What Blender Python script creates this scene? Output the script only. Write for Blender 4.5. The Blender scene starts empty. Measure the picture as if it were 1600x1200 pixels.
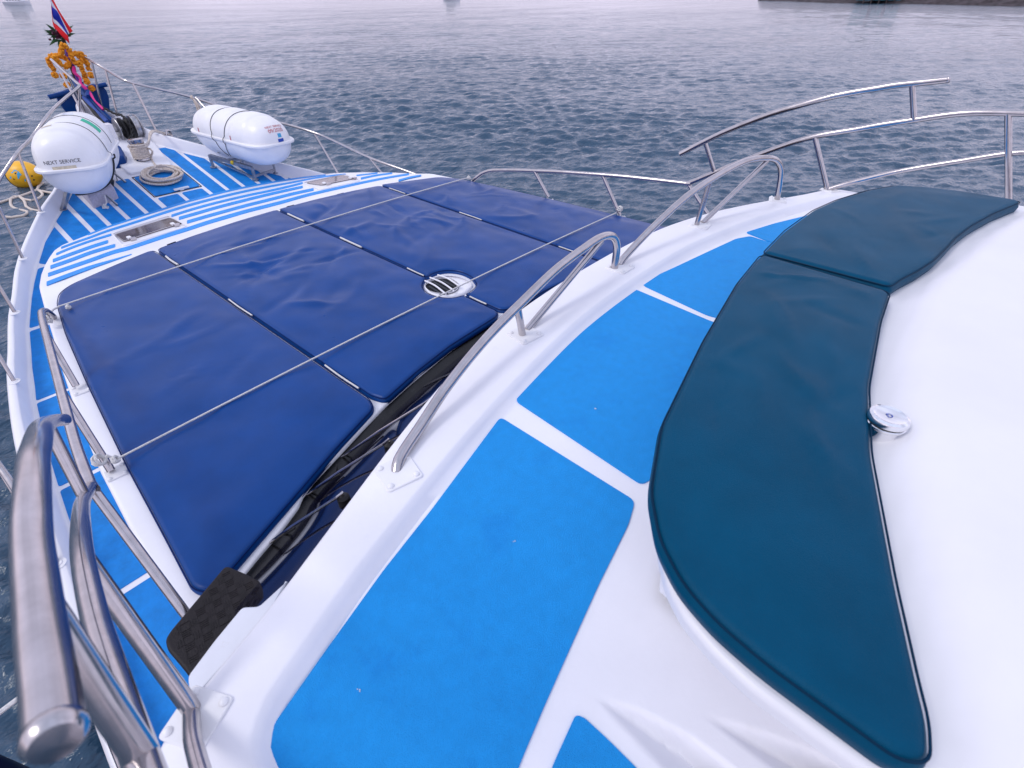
import bpy, bmesh, math, random
import numpy as np
from mathutils import Vector, Matrix, noise
from mathutils.geometry import delaunay_2d_cdt
from mathutils.bvhtree import BVHTree
R = math.radians
random.seed(7)
sc = bpy.context.scene
col = sc.collection

# ------------------------------------------------------------------ camera, sky, sun, exposure
EYE = 4.6                                     # metres above the water
FOC, PIT, YAW = 809.1, R(37.462), R(49.25)    # focal length in px of a 1600 px wide frame
cd = bpy.data.cameras.new('camera'); cam = bpy.data.objects.new('camera', cd); col.objects.link(cam)
cd.sensor_width = 36; cd.lens = FOC / 1600 * 36
cd.clip_start = .02; cd.clip_end = 20000
cam.location = (-2.225, 0, EYE)
cam.rotation_euler = (math.pi / 2 - PIT, 0, -YAW)
cd.dof.use_dof = True; cd.dof.focus_distance = 3.6; cd.dof.aperture_fstop = 5.0
sc.camera = cam

w = bpy.data.worlds.new('World'); sc.world = w; w.use_nodes = True
nt = w.node_tree; N = nt.nodes; L = nt.links; N.clear()
out = N.new('ShaderNodeOutputWorld'); bg = N.new('ShaderNodeBackground')
sky = N.new('ShaderNodeTexSky'); sky.sky_type = 'NISHITA'; sky.sun_disc = False
SUN_EL, SUN_AZ = R(50), R(296)                # azimuth clockwise from the bow (+Y)
sky.sun_elevation = SUN_EL; sky.sun_rotation = SUN_AZ
sky.air_density = 1.0; sky.dust_density = 2.5
tc = N.new('ShaderNodeTexCoord'); sep = N.new('ShaderNodeSeparateXYZ'); L.new(tc.outputs['Generated'], sep.inputs[0])
ramp = N.new('ShaderNodeValToRGB'); L.new(sep.outputs['Z'], ramp.inputs[0])
e = ramp.color_ramp.elements
e[0].position = 0.0; e[0].color = (.86, .77, .95, 1)
e[1].position = 1.0; e[1].color = (.68, .75, 1.0, 1)
m1 = ramp.color_ramp.elements.new(.25); m1.color = (.83, .80, 1.0, 1)
cl = N.new('ShaderNodeTexNoise'); cl.inputs['Scale'].default_value = 2.6; cl.inputs['Detail'].default_value = 5
L.new(tc.outputs['Generated'], cl.inputs['Vector'])
cr = N.new('ShaderNodeMapRange'); cr.inputs[1].default_value = .3; cr.inputs[2].default_value = .7
cr.inputs[3].default_value = 7.6; cr.inputs[4].default_value = 12.5; L.new(cl.outputs['Fac'], cr.inputs[0])
vm = N.new('ShaderNodeVectorMath'); vm.operation = 'SCALE'; L.new(ramp.outputs['Color'], vm.inputs[0]); L.new(cr.outputs[0], vm.inputs['Scale'])
mx = N.new('ShaderNodeMix'); mx.data_type = 'RGBA'; mx.inputs[0].default_value = .82
L.new(sky.outputs[0], mx.inputs[6]); L.new(vm.outputs[0], mx.inputs[7])
L.new(mx.outputs[2], bg.inputs[0]); bg.inputs[1].default_value = .105
L.new(bg.outputs[0], out.inputs[0])
sl = bpy.data.lights.new('sun', 'SUN'); sl.energy = .9; sl.angle = R(16); sl.color = (1, .95, .9)
so = bpy.data.objects.new('sun', sl); col.objects.link(so)
sd = Vector((math.sin(SUN_AZ) * math.cos(SUN_EL), math.cos(SUN_AZ) * math.cos(SUN_EL), math.sin(SUN_EL)))
so.rotation_euler = (-sd).to_track_quat('-Z', 'Y').to_euler(); so.location = (0, 0, 30)
sc.view_settings.view_transform = 'Standard'; sc.view_settings.look = 'None'
sc.view_settings.exposure = 0.27; sc.view_settings.gamma = 1
sc.view_settings.use_curve_mapping = False
sc.render.engine = 'CYCLES'

# ------------------------------------------------------------------ surveying: sight lines -> boat coordinates
# boat frame: X to starboard from the centreline, Y towards the bow, h = metres below eye level
def ray(u, v):
    x = u - 800; y = 600 - v
    fw = FOC * math.cos(PIT) + y * math.sin(PIT); dn = FOC * math.sin(PIT) - y * math.cos(PIT)
    return fw * math.sin(YAW) + x * math.cos(YAW), fw * math.cos(YAW) - x * math.sin(YAW), dn
def V(x, y, h): return Vector((x, y, EYE - h))
def on(u, v, fn):
    X, Y, d = ray(u, v)
    if not callable(fn): return (X / d * fn - 2.225, Y / d * fn)
    h = 2.
    for _ in range(60): h = .5 * h + .5 * fn(X / d * h - 2.225, Y / d * h)
    return (X / d * h - 2.225, Y / d * h)
def onY(u, v, Y0):
    X, Y, d = ray(u, v); return V(X / Y * Y0 - 2.225, Y0, Y0 * d / Y)
def onX(u, v, X0):
    X, Y, d = ray(u, v); t = (X0 + 2.225) / X; return V(X0, Y * t, d * t)

# ------------------------------------------------------------------ materials
def new_mat(name):
    m = bpy.data.materials.new(name); m.use_nodes = True
    return m, m.node_tree.nodes, m.node_tree.links, m.node_tree.nodes['Principled BSDF']
def mat(name, c, rough=.5, metal=0, var=.08, vscale=6, bump=0, bscale=200, coat=0, spec=.5, dirt=None, rvar=0, stretch=None, detail=5):
    m, n, l, b = new_mat(name)
    t = n.new('ShaderNodeTexCoord'); src = t.outputs['Object']
    if stretch:
        mp = n.new('ShaderNodeMapping'); mp.inputs['Scale'].default_value = stretch; l.new(src, mp.inputs[0]); src2 = mp.outputs[0]
    else: src2 = src
    nz = n.new('ShaderNodeTexNoise'); nz.inputs['Scale'].default_value = vscale; nz.inputs['Detail'].default_value = detail
    nz.inputs['Roughness'].default_value = .62
    l.new(src2, nz.inputs['Vector'])
    rp = n.new('ShaderNodeValToRGB'); l.new(nz.outputs['Fac'], rp.inputs[0])
    a = [max(0, x * (1 - var)) for x in c]; z = [min(1, x * (1 + var)) for x in c]
    rp.color_ramp.elements[0].position = .3; rp.color_ramp.elements[0].color = (*a, 1)
    rp.color_ramp.elements[1].position = .7; rp.color_ramp.elements[1].color = (*z, 1)
    o = rp.outputs[0]
    if dirt:
        n2 = n.new('ShaderNodeTexNoise'); n2.inputs['Scale'].default_value = dirt[1]; n2.inputs['Detail'].default_value = 8; n2.inputs['Roughness'].default_value = .7
        l.new(src, n2.inputs['Vector'])
        r2 = n.new('ShaderNodeMapRange'); r2.inputs[1].default_value = dirt[2]; r2.inputs[2].default_value = dirt[2] + .14; r2.inputs[4].default_value = dirt[3]
        l.new(n2.outputs['Fac'], r2.inputs[0])
        mm = n.new('ShaderNodeMix'); mm.data_type = 'RGBA'; l.new(r2.outputs[0], mm.inputs[0]); l.new(o, mm.inputs[6]); mm.inputs[7].default_value = (*dirt[0], 1)
        o = mm.outputs[2]
    l.new(o, b.inputs['Base Color'])
    b.inputs['Roughness'].default_value = rough; b.inputs['Metallic'].default_value = metal
    b.inputs['Coat Weight'].default_value = coat; b.inputs['Specular IOR Level'].default_value = spec
    if rvar:
        n3 = n.new('ShaderNodeTexNoise'); n3.inputs['Scale'].default_value = vscale * 1.7; n3.inputs['Detail'].default_value = 6; l.new(src2, n3.inputs['Vector'])
        r3 = n.new('ShaderNodeMapRange'); r3.inputs[3].default_value = max(.02, rough - rvar); r3.inputs[4].default_value = rough + rvar
        l.new(n3.outputs['Fac'], r3.inputs[0]); l.new(r3.outputs[0], b.inputs['Roughness'])
    if bump:
        nb = n.new('ShaderNodeTexNoise'); nb.inputs['Scale'].default_value = bscale; nb.inputs['Detail'].default_value = 4; l.new(src, nb.inputs['Vector'])
        bp = n.new('ShaderNodeBump'); bp.inputs['Strength'].default_value = min(1, bump * 10); bp.inputs['Distance'].default_value = .01 * bump
        l.new(nb.outputs['Fac'], bp.inputs['Height']); l.new(bp.outputs[0], b.inputs['Normal'])
    return m
M = {}
M['gel'] = mat('white_gelcoat', (.80, .80, .845), .38, var=.03, vscale=3, bump=.06, bscale=70, dirt=((.62, .62, .62), 9, .64, .35), rvar=.12)
M['gelc'] = mat('console_gelcoat', (.75, .75, .79), .42, var=.03, vscale=2.5, bump=.025, bscale=60, rvar=.1)
M['nonskid'] = mat('blue_nonskid_paint', (.006, .31, .80), .62, var=.055, vscale=26, bump=.4, bscale=520, dirt=((.0, .225, .69), 4, .55, .5), detail=12, spec=.3)
M['nonskid_dark'] = mat('blue_deck_paint', (.001, .215, .64), .65, var=.16, vscale=11, bump=.2, bscale=300, dirt=((.05, .30, .72), 5, .62, .45), spec=.35)
M['navy'] = mat('navy_vinyl', (.0001, .046, .215), .31, var=.12, vscale=4, bump=.07, bscale=330, rvar=.08, spec=.22)
M['navy_edge'] = mat('navy_piping', (.0005, .012, .09), .6, spec=.1)
M['teal'] = mat('teal_vinyl', (.0001, .058, .122), .40, var=.12, vscale=5, bump=.10, bscale=380, rvar=.07, spec=.07)
M['teal_edge'] = mat('teal_piping', (.0005, .022, .055), .6, spec=.1)
M['steel'] = mat('polished_stainless_steel', (.50, .47, .48), .17, 1, var=.12, vscale=18, rvar=.09, bump=.02, bscale=60)
M['steel_dull'] = mat('weathered_steel', (.42, .42, .44), .38, 1, var=.25, vscale=25, rvar=.15, dirt=((.22, .12, .07), 14, .62, .6))
M['chrome'] = mat('chrome', (.85, .85, .87), .06, 1, var=.02)
M['steel_paint'] = mat('white_painted_plate', (.78, .78, .80), .4, var=.03, dirt=((.5, .27, .1), 22, .69, .6))
M['rope'] = mat('beige_rope', (.64, .56, .49), .85, var=.3, vscale=60, bump=.6, bscale=160)
M['cord'] = mat('white_cord', (.72, .71, .70), .8, var=.15, vscale=90, bump=.5, bscale=300)
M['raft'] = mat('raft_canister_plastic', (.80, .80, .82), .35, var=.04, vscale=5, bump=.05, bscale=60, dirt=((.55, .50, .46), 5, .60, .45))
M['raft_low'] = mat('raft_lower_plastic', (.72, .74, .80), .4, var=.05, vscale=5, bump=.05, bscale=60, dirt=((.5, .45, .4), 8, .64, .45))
M['black'] = mat('black_rubber', (.012, .012, .014), .6, var=.3, vscale=20, bump=.15, bscale=120)
M['mat'] = mat('black_treadplate_rubber', (.007, .005, .007), .5, var=.4, vscale=16, bump=.2, bscale=160, dirt=((.03, .022, .02), 10, .58, .4), spec=.3)
M['glass'] = mat('black_tinted_glass', (.003, .003, .012), .06, var=.4, vscale=8, rvar=.05, dirt=((.012, .012, .016), 7, .6, .4), spec=.4)
M['gutter'] = mat('dirty_black_gutter', (.005, .005, .006), .25, var=.5, vscale=14, rvar=.15, dirt=((.03, .028, .028), 12, .6, .6), spec=.35)
M['smoked'] = mat('smoked_window_pane', (.13, .105, .105), .10, var=.5, vscale=9, spec=.35)
M['stripe'] = mat('roof_stripe_paint', (.02, .27, .74), .6, var=.12, vscale=9, bump=.15, bscale=300, spec=.4)  # blue lightened, the grazing sheen of the slope put into the colour
M['hole'] = mat('dark_void', (.004, .006, .012), .9)
M['slat'] = mat('dark_grey_slat', (.02, .026, .036), .5)
M['hullc'] = mat('navy_hull_paint', (.004, .010, .045), .35)
M['orange'] = mat('marigold', (.85, .30, .01), .8, var=.35, vscale=70)
M['leaf'] = mat('dark_leaf', (.02, .09, .03), .6, var=.4, vscale=20)
M['orchid'] = mat('maroon_orchid', (.06, .004, .03), .6, var=.4, vscale=40)
M['red'] = mat('flag_red', (.85, .008, .015), .7, var=.06)
M['white'] = mat('flag_white', (.75, .75, .80), .7, var=.04)
M['blue'] = mat('flag_blue', (.005, .02, .38), .7, var=.08)
M['pink'] = mat('pink_ribbon', (.75, .02, .25), .5, var=.1)
M['strapblue'] = mat('bright_blue_strap', (.008, .06, .30), .5, var=.15, vscale=30)
M['purple'] = mat('purple_ribbon', (.12, .02, .35), .5, var=.1)
M['yellow'] = mat('yellow_buoy_plastic', (.85, .44, .01), .4, var=.12, vscale=6, dirt=((.35, .18, .03), 5, .62, .5))
M['fishblue'] = mat('light_blue_print', (.05, .38, .65), .5)
M['print_black'] = mat('black_print', (.015, .015, .02), .6)
M['print_red'] = mat('red_print', (.45, .01, .03), .6)
M['print_blue'] = mat('blue_print', (.01, .06, .40), .6)
M['print_green'] = mat('green_print', (.02, .50, .30), .6)
M['print_faded'] = mat('faded_print', (.62, .55, .42), .6, var=.2, vscale=60)
M['brass'] = mat('yellow_brass', (.7, .5, .03), .4, .3)
M['carpet'] = mat('lavender_grey_carpet', (.48, .46, .54), .95, var=.15, vscale=50, bump=.5, bscale=200)
M['rock'] = mat('shore_rock', (.05, .04, .045), .9, var=.6, vscale=.6)
M['tealwall'] = mat('teal_painted_boards', (.03, .16, .20), .7, var=.3, vscale=1)
M['darkwood'] = mat('dark_timber', (.04, .03, .03), .8, var=.4)

# ------------------------------------------------------------------ object helpers
def link(name, me, m=None, parent=None, smooth=True):
    o = bpy.data.objects.new(name, me); col.objects.link(o)
    if m is not None: me.materials.append(M[m] if isinstance(m, str) else m)
    if smooth and len(me.polygons): me.polygons.foreach_set('use_smooth', [True] * len(me.polygons))
    if parent: o.parent = parent; o.matrix_parent_inverse = parent.matrix_world.inverted() if False else Matrix.Translation(-parent.location)
    return o
def tag(o, label=None, cat=None, group=None, kind=None):
    if label: o['label'] = label
    if cat: o['category'] = cat
    if group: o['group'] = group
    if kind: o['kind'] = kind
    return o
def thing(name, label, cat, loc, group=None):
    o = bpy.data.objects.new(name, None); col.objects.link(o); o.location = Vector(loc); o.empty_display_size = .1
    return tag(o, label, cat, group)
def auto_smooth(o, ang=35):
    me = o.data; bm = bmesh.new(); bm.from_mesh(me)
    a = R(ang)
    for e_ in bm.edges:
        if len(e_.link_faces) == 2: e_.smooth = e_.calc_face_angle(0) < a
    bm.to_mesh(me); bm.free(); return o

class MB:
    def __init__(s): s.v = []; s.f = []; s.mi = []
    def add(s, vs, fs, mi=0):
        k = len(s.v); s.v += [tuple(x) for x in vs]; s.f += [tuple(i + k for i in f) for f in fs]; s.mi += [mi] * len(fs); return s
    def box(s, c, size, rot=None, mi=0):
        a, b, d = [x / 2 for x in size]; vs = [Vector((x, y, z)) for z in (-d, d) for x, y in ((-a, -b), (a, -b), (a, b), (-a, b))]
        if rot is not None: vs = [rot @ q for q in vs]
        return s.add([q + Vector(c) for q in vs], [(3, 2, 1, 0), (4, 5, 6, 7), (0, 1, 5, 4), (1, 2, 6, 5), (2, 3, 7, 6), (3, 0, 4, 7)], mi)
    def tube(s, pts, r, n=12, closed=False, smooth=True, step=.03, mi=0, caps=True):
        pts = [Vector(q) for q in pts]
        if smooth and len(pts) > 2: pts = catmull(pts, step, closed)
        m = len(pts); rr = r if callable(r) else (lambda t: r)
        nrm = None; rings = []
        for i, q in enumerate(pts):
            if closed: t = (pts[(i + 1) % m] - pts[i - 1])
            else: t = pts[min(i + 1, m - 1)] - pts[max(i - 1, 0)]
            t.normalize()
            if nrm is None: nrm = t.orthogonal().normalized()
            nrm = (nrm - t * nrm.dot(t)).normalized(); bn = t.cross(nrm)
            ra = rr(i / max(1, m - 1))
            rings.append([q + (nrm * math.cos(2 * math.pi * k / n) + bn * math.sin(2 * math.pi * k / n)) * ra for k in range(n)])
        vs = [x for g in rings for x in g]; fs = []
        for i in range(m if closed else m - 1):
            j = (i + 1) % m
            for k in range(n): fs.append((i * n + k, i * n + (k + 1) % n, j * n + (k + 1) % n, j * n + k))
        if not closed and caps:
            fs.append(tuple(range(n - 1, -1, -1))); fs.append(tuple((m - 1) * n + k for k in range(n)))
        return s.add(vs, fs, mi)
    def lathe(s, prof, c, rot=None, n=32, mi=0):
        vs = []; fs = []
        for r_, z in prof:
            for k in range(n):
                q = Vector((r_ * math.cos(2 * math.pi * k / n), r_ * math.sin(2 * math.pi * k / n), z))
                vs.append((rot @ q if rot is not None else q) + Vector(c))
        m = len(prof)
        for i in range(m - 1):
            for k in range(n): fs.append((i * n + k, i * n + (k + 1) % n, (i + 1) * n + (k + 1) % n, (i + 1) * n + k))
        fs.append(tuple(range(n - 1, -1, -1))); fs.append(tuple((m - 1) * n + k for k in range(n)))
        return s.add(vs, fs, mi)
    def build(s, name, m, parent=None, smooth=True, ang=40):
        me = bpy.data.meshes.new(name)
        off = parent.matrix_basis.translation if (parent and parent.parent is None) else Vector((0, 0, 0))
        me.from_pydata(s.v, [], s.f); me.update()
        ms = m if isinstance(m, (list, tuple)) else [m]
        o = link(name, me, None, None, smooth)
        for x in ms: me.materials.append(M[x])
        if len(ms) > 1: me.polygons.foreach_set('material_index', s.mi)
        if smooth: auto_smooth(o, ang)
        set_parent(o, parent); return o
def root_loc(p):
    v_ = Vector((0, 0, 0))
    while p is not None: v_ += p.location; p = p.parent
    return v_
def set_parent(o, parent):
    if parent is None: return o
    o.parent = parent
    off = root_loc(parent)
    if isinstance(o.data, bpy.types.Mesh): o.data.transform(Matrix.Translation(-off))   # mesh data into the parent's frame
    return o
def catmull(P, step, closed=False):
    n = len(P); out_ = []
    for i in range(n if closed else n - 1):
        if closed: a, b, c, d = P[i - 1], P[i], P[(i + 1) % n], P[(i + 2) % n]
        else: a, b, c, d = P[max(i - 1, 0)], P[i], P[i + 1], P[min(i + 2, n - 1)]
        # centripetal-ish: scaled tangents
        k = max(1, int((c - b).length / step)); L1 = (c - b).length
        t1 = (c - a); t1 = t1.normalized() * L1 if t1.length > 1e-9 else t1; t2 = (d - b); t2 = t2.normalized() * L1 if t2.length > 1e-9 else t2
        for j in range(k):
            t = j / k; h1 = 2*t**3 - 3*t*t + 1; h2 = -2*t**3 + 3*t*t; h3 = t**3 - 2*t*t + t; h4 = t**3 - t*t
            out_.append(b * h1 + c * h2 + t1 * h3 + t2 * h4)
    if not closed: out_.append(P[-1])
    return out_
def tube(name, pts, r, m, parent=None, n=16, **k):
    return MB().tube(pts, r, n, **k).build(name, m, parent)

def area2(P): return sum(P[i - 1][0] * P[i][1] - P[i][0] * P[i - 1][1] for i in range(len(P)))
def rounded(P, r=.03, step=.06, n=5):
    P = [Vector(p[:2]) for p in P]; out_ = []
    if area2(P) < 0: P = P[::-1]
    for i in range(len(P)):
        a, b, c = P[i - 1], P[i], P[(i + 1) % len(P)]
        la, lc = (a - b).length, (c - b).length
        rr = min(r, la * .48, lc * .48)
        p1 = b + (a - b).normalized() * rr; p2 = b + (c - b).normalized() * rr
        for k in range(n + 1):
            t = k / n; out_.append(p1 * (1 - t) ** 2 + b * 2 * t * (1 - t) + p2 * t * t)
    res = []
    for i in range(len(out_)):
        a, b = out_[i - 1], out_[i]; d = (b - a).length
        if d < 1e-5: continue
        k = max(1, int(d / step))
        for j in range(1, k + 1): res.append(a + (b - a) * j / k)
    return res
def offset(P, d):   # positive = inward for a counter-clockwise outline
    out_ = []
    n = len(P)
    for i in range(n):
        t = (P[(i + 1) % n] - P[i - 1]); t.normalize(); out_.append(P[i] + Vector((-t.y, t.x)) * d)
    return out_
def inside(pts, P):
    x, y = pts[:, 0], pts[:, 1]; c = np.zeros(len(pts), bool); A = np.array([[p.x, p.y] for p in P])
    for i in range(len(A)):
        x1, y1 = A[i - 1]; x2, y2 = A[i]
        if y1 == y2: continue
        c ^= ((y1 > y) != (y2 > y)) & (x < (x2 - x1) * (y - y1) / (y2 - y1) + x1)
    return c
def dist_to(pts, P):
    A = np.array([[p.x, p.y] for p in P]); B = np.roll(A, -1, 0); best = np.full(len(pts), 1e9)
    for a, b in zip(A, B):
        d = b - a; L2 = (d @ d) + 1e-12; t = np.clip(((pts - a) @ d) / L2, 0, 1); q = a + t[:, None] * d
        best = np.minimum(best, np.hypot(*(pts - q).T))
    return best
def slab(P, hfun, th, prof, grid=.08, puff=None, holes=(), fine=None):
    """P: ccw outline; hfun(x,y)=drop of the top surface; prof: list of (inset, sink) from rim to the top edge. Returns MB"""
    mb = MB(); n = len(P)
    rings = [(P, th)] + [(offset(P, i_), s_) for i_, s_ in prof]
    k0 = 0
    base = []
    for Q, s_ in rings:
        base.append(len(mb.v)); mb.v += [tuple(V(q.x, q.y, hfun(q.x, q.y) + s_)) for q in Q]
    for a in range(len(rings) - 1):
        for i in range(n):
            j = (i + 1) % n; mb.f.append((base[a] + i, base[a] + j, base[a + 1] + j, base[a + 1] + i)); mb.mi.append(0)
    top = rings[-1][0]
    A = np.array([[p.x, p.y] for p in top]); lo, hi = A.min(0), A.max(0)
    gx, gy = np.meshgrid(np.arange(lo[0], hi[0], grid) + grid * .37, np.arange(lo[1], hi[1], grid) + grid * .41)
    G = np.c_[gx.ravel(), gy.ravel()]
    if len(G):
        G = G[inside(G, top)]
        if len(G): G = G[dist_to(G, top) > grid * .35]
    if fine:
        fp, fg = fine; B_ = np.array([[p.x, p.y] for p in fp]); l2, h2 = B_.min(0), B_.max(0)
        gx, gy = np.meshgrid(np.arange(l2[0], h2[0], fg), np.arange(l2[1], h2[1], fg)); G2 = np.c_[gx.ravel(), gy.ravel()]; G2 = G2[inside(G2, fp)]
        G = G[~inside(G, fp)]; G = np.r_[G, G2]
    loops = [list(range(n))]; co = [q.copy() for q in top]
    for H in holes:
        if len(G): G = G[~inside(G, H)]; 
        if len(G): G = G[dist_to(G, H) > grid * .3]
        s0 = len(co); co += [Vector(h_) for h_ in H]; loops.append(list(range(s0, s0 + len(H)))[::-1])
    nb = len(co); co += [Vector(g) for g in G]
    vs, _, fs, ov, _, _ = delaunay_2d_cdt(co, [], loops, 1 if not holes else 3, 1e-7)
    sk = prof[-1][1] if prof else th
    dd = dist_to(np.array([[q.x, q.y] for q in vs]), top) if puff else None
    k = len(mb.v)
    for i, q in enumerate(vs):
        s_ = sk
        h = hfun(q.x, q.y) + s_
        if puff: h -= puff(q.x, q.y, dd[i])
        mb.v.append(tuple(V(q.x, q.y, h)))
    if holes:
        Hs = [H for H in holes]
        for f in fs:
            c = sum((vs[i] for i in f), Vector((0, 0))) / len(f); ca = np.array([[c.x, c.y]])
            if not inside(ca, top)[0] or any(inside(ca, H)[0] for H in Hs): continue
            mb.f.append(tuple(i + k for i in f)); mb.mi.append(0)
    else:
        for f in fs: mb.f.append(tuple(i + k for i in f)); mb.mi.append(0)
    for H in holes:      # walls of the hole
        m_ = len(H); b0 = len(mb.v)
        mb.v += [tuple(V(q[0], q[1], hfun(q[0], q[1]) + sk)) for q in H] + [tuple(V(q[0], q[1], hfun(q[0], q[1]) + th)) for q in H]
        for i in range(m_):
            j = (i + 1) % m_; mb.f.append((b0 + j, b0 + i, b0 + m_ + i, b0 + m_ + j)); mb.mi.append(0)
    return mb
def arcprof(r, n=5):   # rounded top edge of radius r
    return [(r * (1 - math.cos(math.pi / 2 * k / n)), r * (1 - math.sin(math.pi / 2 * k / n))) for k in range(n + 1)]
def weld(o, d=1e-5):
    bm = bmesh.new(); bm.from_mesh(o.data); bmesh.ops.remove_doubles(bm, verts=bm.verts, dist=d); bmesh.ops.recalc_face_normals(bm, faces=bm.faces)
    bm.to_mesh(o.data); bm.free(); o.data.polygons.foreach_set('use_smooth', [True] * len(o.data.polygons)); return o
def lerp(x, T):
    if x <= T[0][0]: return T[0][1]
    for (a, b), (c, d) in zip(T, T[1:]):
        if x <= c: return b + (d - b) * (x - a) / (c - a)
    return T[-1][1]

# ------------------------------------------------------------------ surface heights (drop below eye level)
def hd(y): return 2.0 + .2175 * (7 - y) if y > 5.2 else (2.435 if y < 4.8 else 2.435 - (y - 4.8) * (2.435 - 2.3915) / .4)
deck = lambda x, y: hd(y)
def trunk(x, y):
    if y < 4.75: return 1.715 - .018 * (y - 3) + .035 * ((x / 2.1) ** 2 - .3)
    return 1.683 + .146 * (y - 4.75) + .035 * ((x / 2.1) ** 2 - .3)
cush = lambda x, y: 1.68 - .018 * (y - 3) + .03 * ((x / 2.1) ** 2 - .3)
rimh = lambda x, y: 1.15 + .06 * (x / 2.3) ** 2
floorh = lambda x, y: 1.20 + .05 * (x / 2.3) ** 2

# ================================================================== SETTING
# ---- water
def make_water():
    rng = np.random.default_rng(3)
    r = np.concatenate([np.geomspace(3.0, 12, 110), np.geomspace(12.1, 190, 620), np.geomspace(200, 9000, 45)])
    head = math.pi / 2 - YAW
    a = np.concatenate([np.linspace(head - R(72), head + R(78), 760), np.linspace(head + R(80), head + R(286), 70)])
    A, Rr = np.meshgrid(a, r)
    X = -2.225 + Rr * np.cos(A); Y = Rr * np.sin(A); Z = np.zeros_like(X)
    cell = Rr * .0046
    main = math.pi / 2 - R(40)
    for i in range(130):
        lam = .24 * (20 ** (rng.random() ** 1.25)); th = main + rng.normal(0, .42 if lam < 2 else .3); ph = rng.random() * 6.283
        k = 2 * math.pi / lam; amp = .0056 * lam ** .85 * (1.8 if lam < .6 else 1.15 if lam < 1.1 else .42 if lam < 2 else .25) * rng.uniform(.6, 1.3)
        fade = np.clip((lam / cell - 2.2) / 3, 0, 1)
        wob = .35 * np.sin(.23 * X + 1.3 * i) + .35 * np.sin(.19 * Y + 2.1 * i)
        s_ = np.sin(k * (X * math.cos(th) + Y * math.sin(th)) + ph + wob)
        Z += amp * fade * (s_ + .22 * np.cos(2 * (k * (X * math.cos(th) + Y * math.sin(th)) + ph + wob)))
    patch = np.ones_like(X)
    for i in range(7):
        th = main + math.pi / 2 + rng.normal(0, .25); k = 2 * math.pi / rng.uniform(14, 60)
        patch += .16 * np.sin(k * (X * math.cos(th + 1.57) + Y * math.sin(th + 1.57)) + .35 * k * (X * math.cos(th) + Y * math.sin(th)) + rng.random() * 6.28)
    Z *= np.clip(patch, .65, 1.35)
    nr, na = X.shape
    vs = np.c_[X.ravel(), Y.ravel(), Z.ravel()]
    i0 = (np.arange(nr - 1)[:, None] * na + np.arange(na)[None, :]); j = np.roll(np.arange(na), -1)[None, :] + np.arange(nr - 1)[:, None] * na
    F = np.stack([i0, i0 + na, j + na, j], -1).reshape(-1, 4)[:, ::-1]
    me = bpy.data.meshes.new('water'); me.vertices.add(len(vs)); me.vertices.foreach_set('co', vs.ravel())
    me.loops.add(F.size); me.loops.foreach_set('vertex_index', F.ravel()); me.polygons.add(len(F))
    me.polygons.foreach_set('loop_start', np.arange(len(F)) * 4); me.polygons.foreach_set('use_smooth', [True] * len(F)); me.update(calc_edges=True); me.validate()
    m, n, l, b = new_mat('sea_water')
    b.inputs['Base Color'].default_value = (.030, .072, .125, 1); b.inputs['Roughness'].default_value = .07; b.inputs['IOR'].default_value = 1.34
    t = n.new('ShaderNodeTexCoord'); mp = n.new('ShaderNodeMapping'); mp.inputs['Rotation'].default_value = (0, 0, R(40)); mp.inputs['Scale'].default_value = (.55, 1.25, 1)
    l.new(t.outputs['Object'], mp.inputs[0]); prev = None
    for sc_, d_ in ((.7, .16), (2.4, .10), (6, .06), (15, .022)):
        nz = n.new('ShaderNodeTexNoise'); nz.inputs['Scale'].default_value = sc_; nz.inputs['Detail'].default_value = 3; nz.inputs['Roughness'].default_value = .55
        l.new(mp.outputs[0], nz.inputs['Vector']); bp = n.new('ShaderNodeBump'); bp.inputs['Strength'].default_value = 1; bp.inputs['Distance'].default_value = d_
        l.new(nz.outputs['Fac'], bp.inputs['Height'])
        if prev: l.new(prev.outputs[0], bp.inputs['Normal'])
        prev = bp
    l.new(prev.outputs[0], b.inputs['Normal'])
    mp2 = n.new('ShaderNodeMapping'); mp2.inputs['Rotation'].default_value = (0, 0, R(38)); mp2.inputs['Scale'].default_value = (.018, .11, 1); l.new(t.outputs['Object'], mp2.inputs[0])
    n2 = n.new('ShaderNodeTexNoise'); n2.inputs['Scale'].default_value = 1; n2.inputs['Detail'].default_value = 5; n2.inputs['Roughness'].default_value = .6; l.new(mp2.outputs[0], n2.inputs['Vector'])
    r2 = n.new('ShaderNodeMapRange'); r2.inputs[1].default_value = .35; r2.inputs[2].default_value = .65; r2.inputs[3].default_value = .55; r2.inputs[4].default_value = 1; l.new(n2.outputs['Fac'], r2.inputs[0])
    for bp in [q for q in n if q.type == 'BUMP']: l.new(r2.outputs[0], bp.inputs['Strength'])
    r3 = n.new('ShaderNodeMapRange'); r3.inputs[1].default_value = .35; r3.inputs[2].default_value = .65; r3.inputs[3].default_value = .04; r3.inputs[4].default_value = .08; l.new(n2.outputs['Fac'], r3.inputs[0]); l.new(r3.outputs[0], b.inputs['Roughness'])
    o = bpy.data.objects.new('water', me); col.objects.link(o); me.materials.append(m); tag(o, kind='structure')
make_water()

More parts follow.
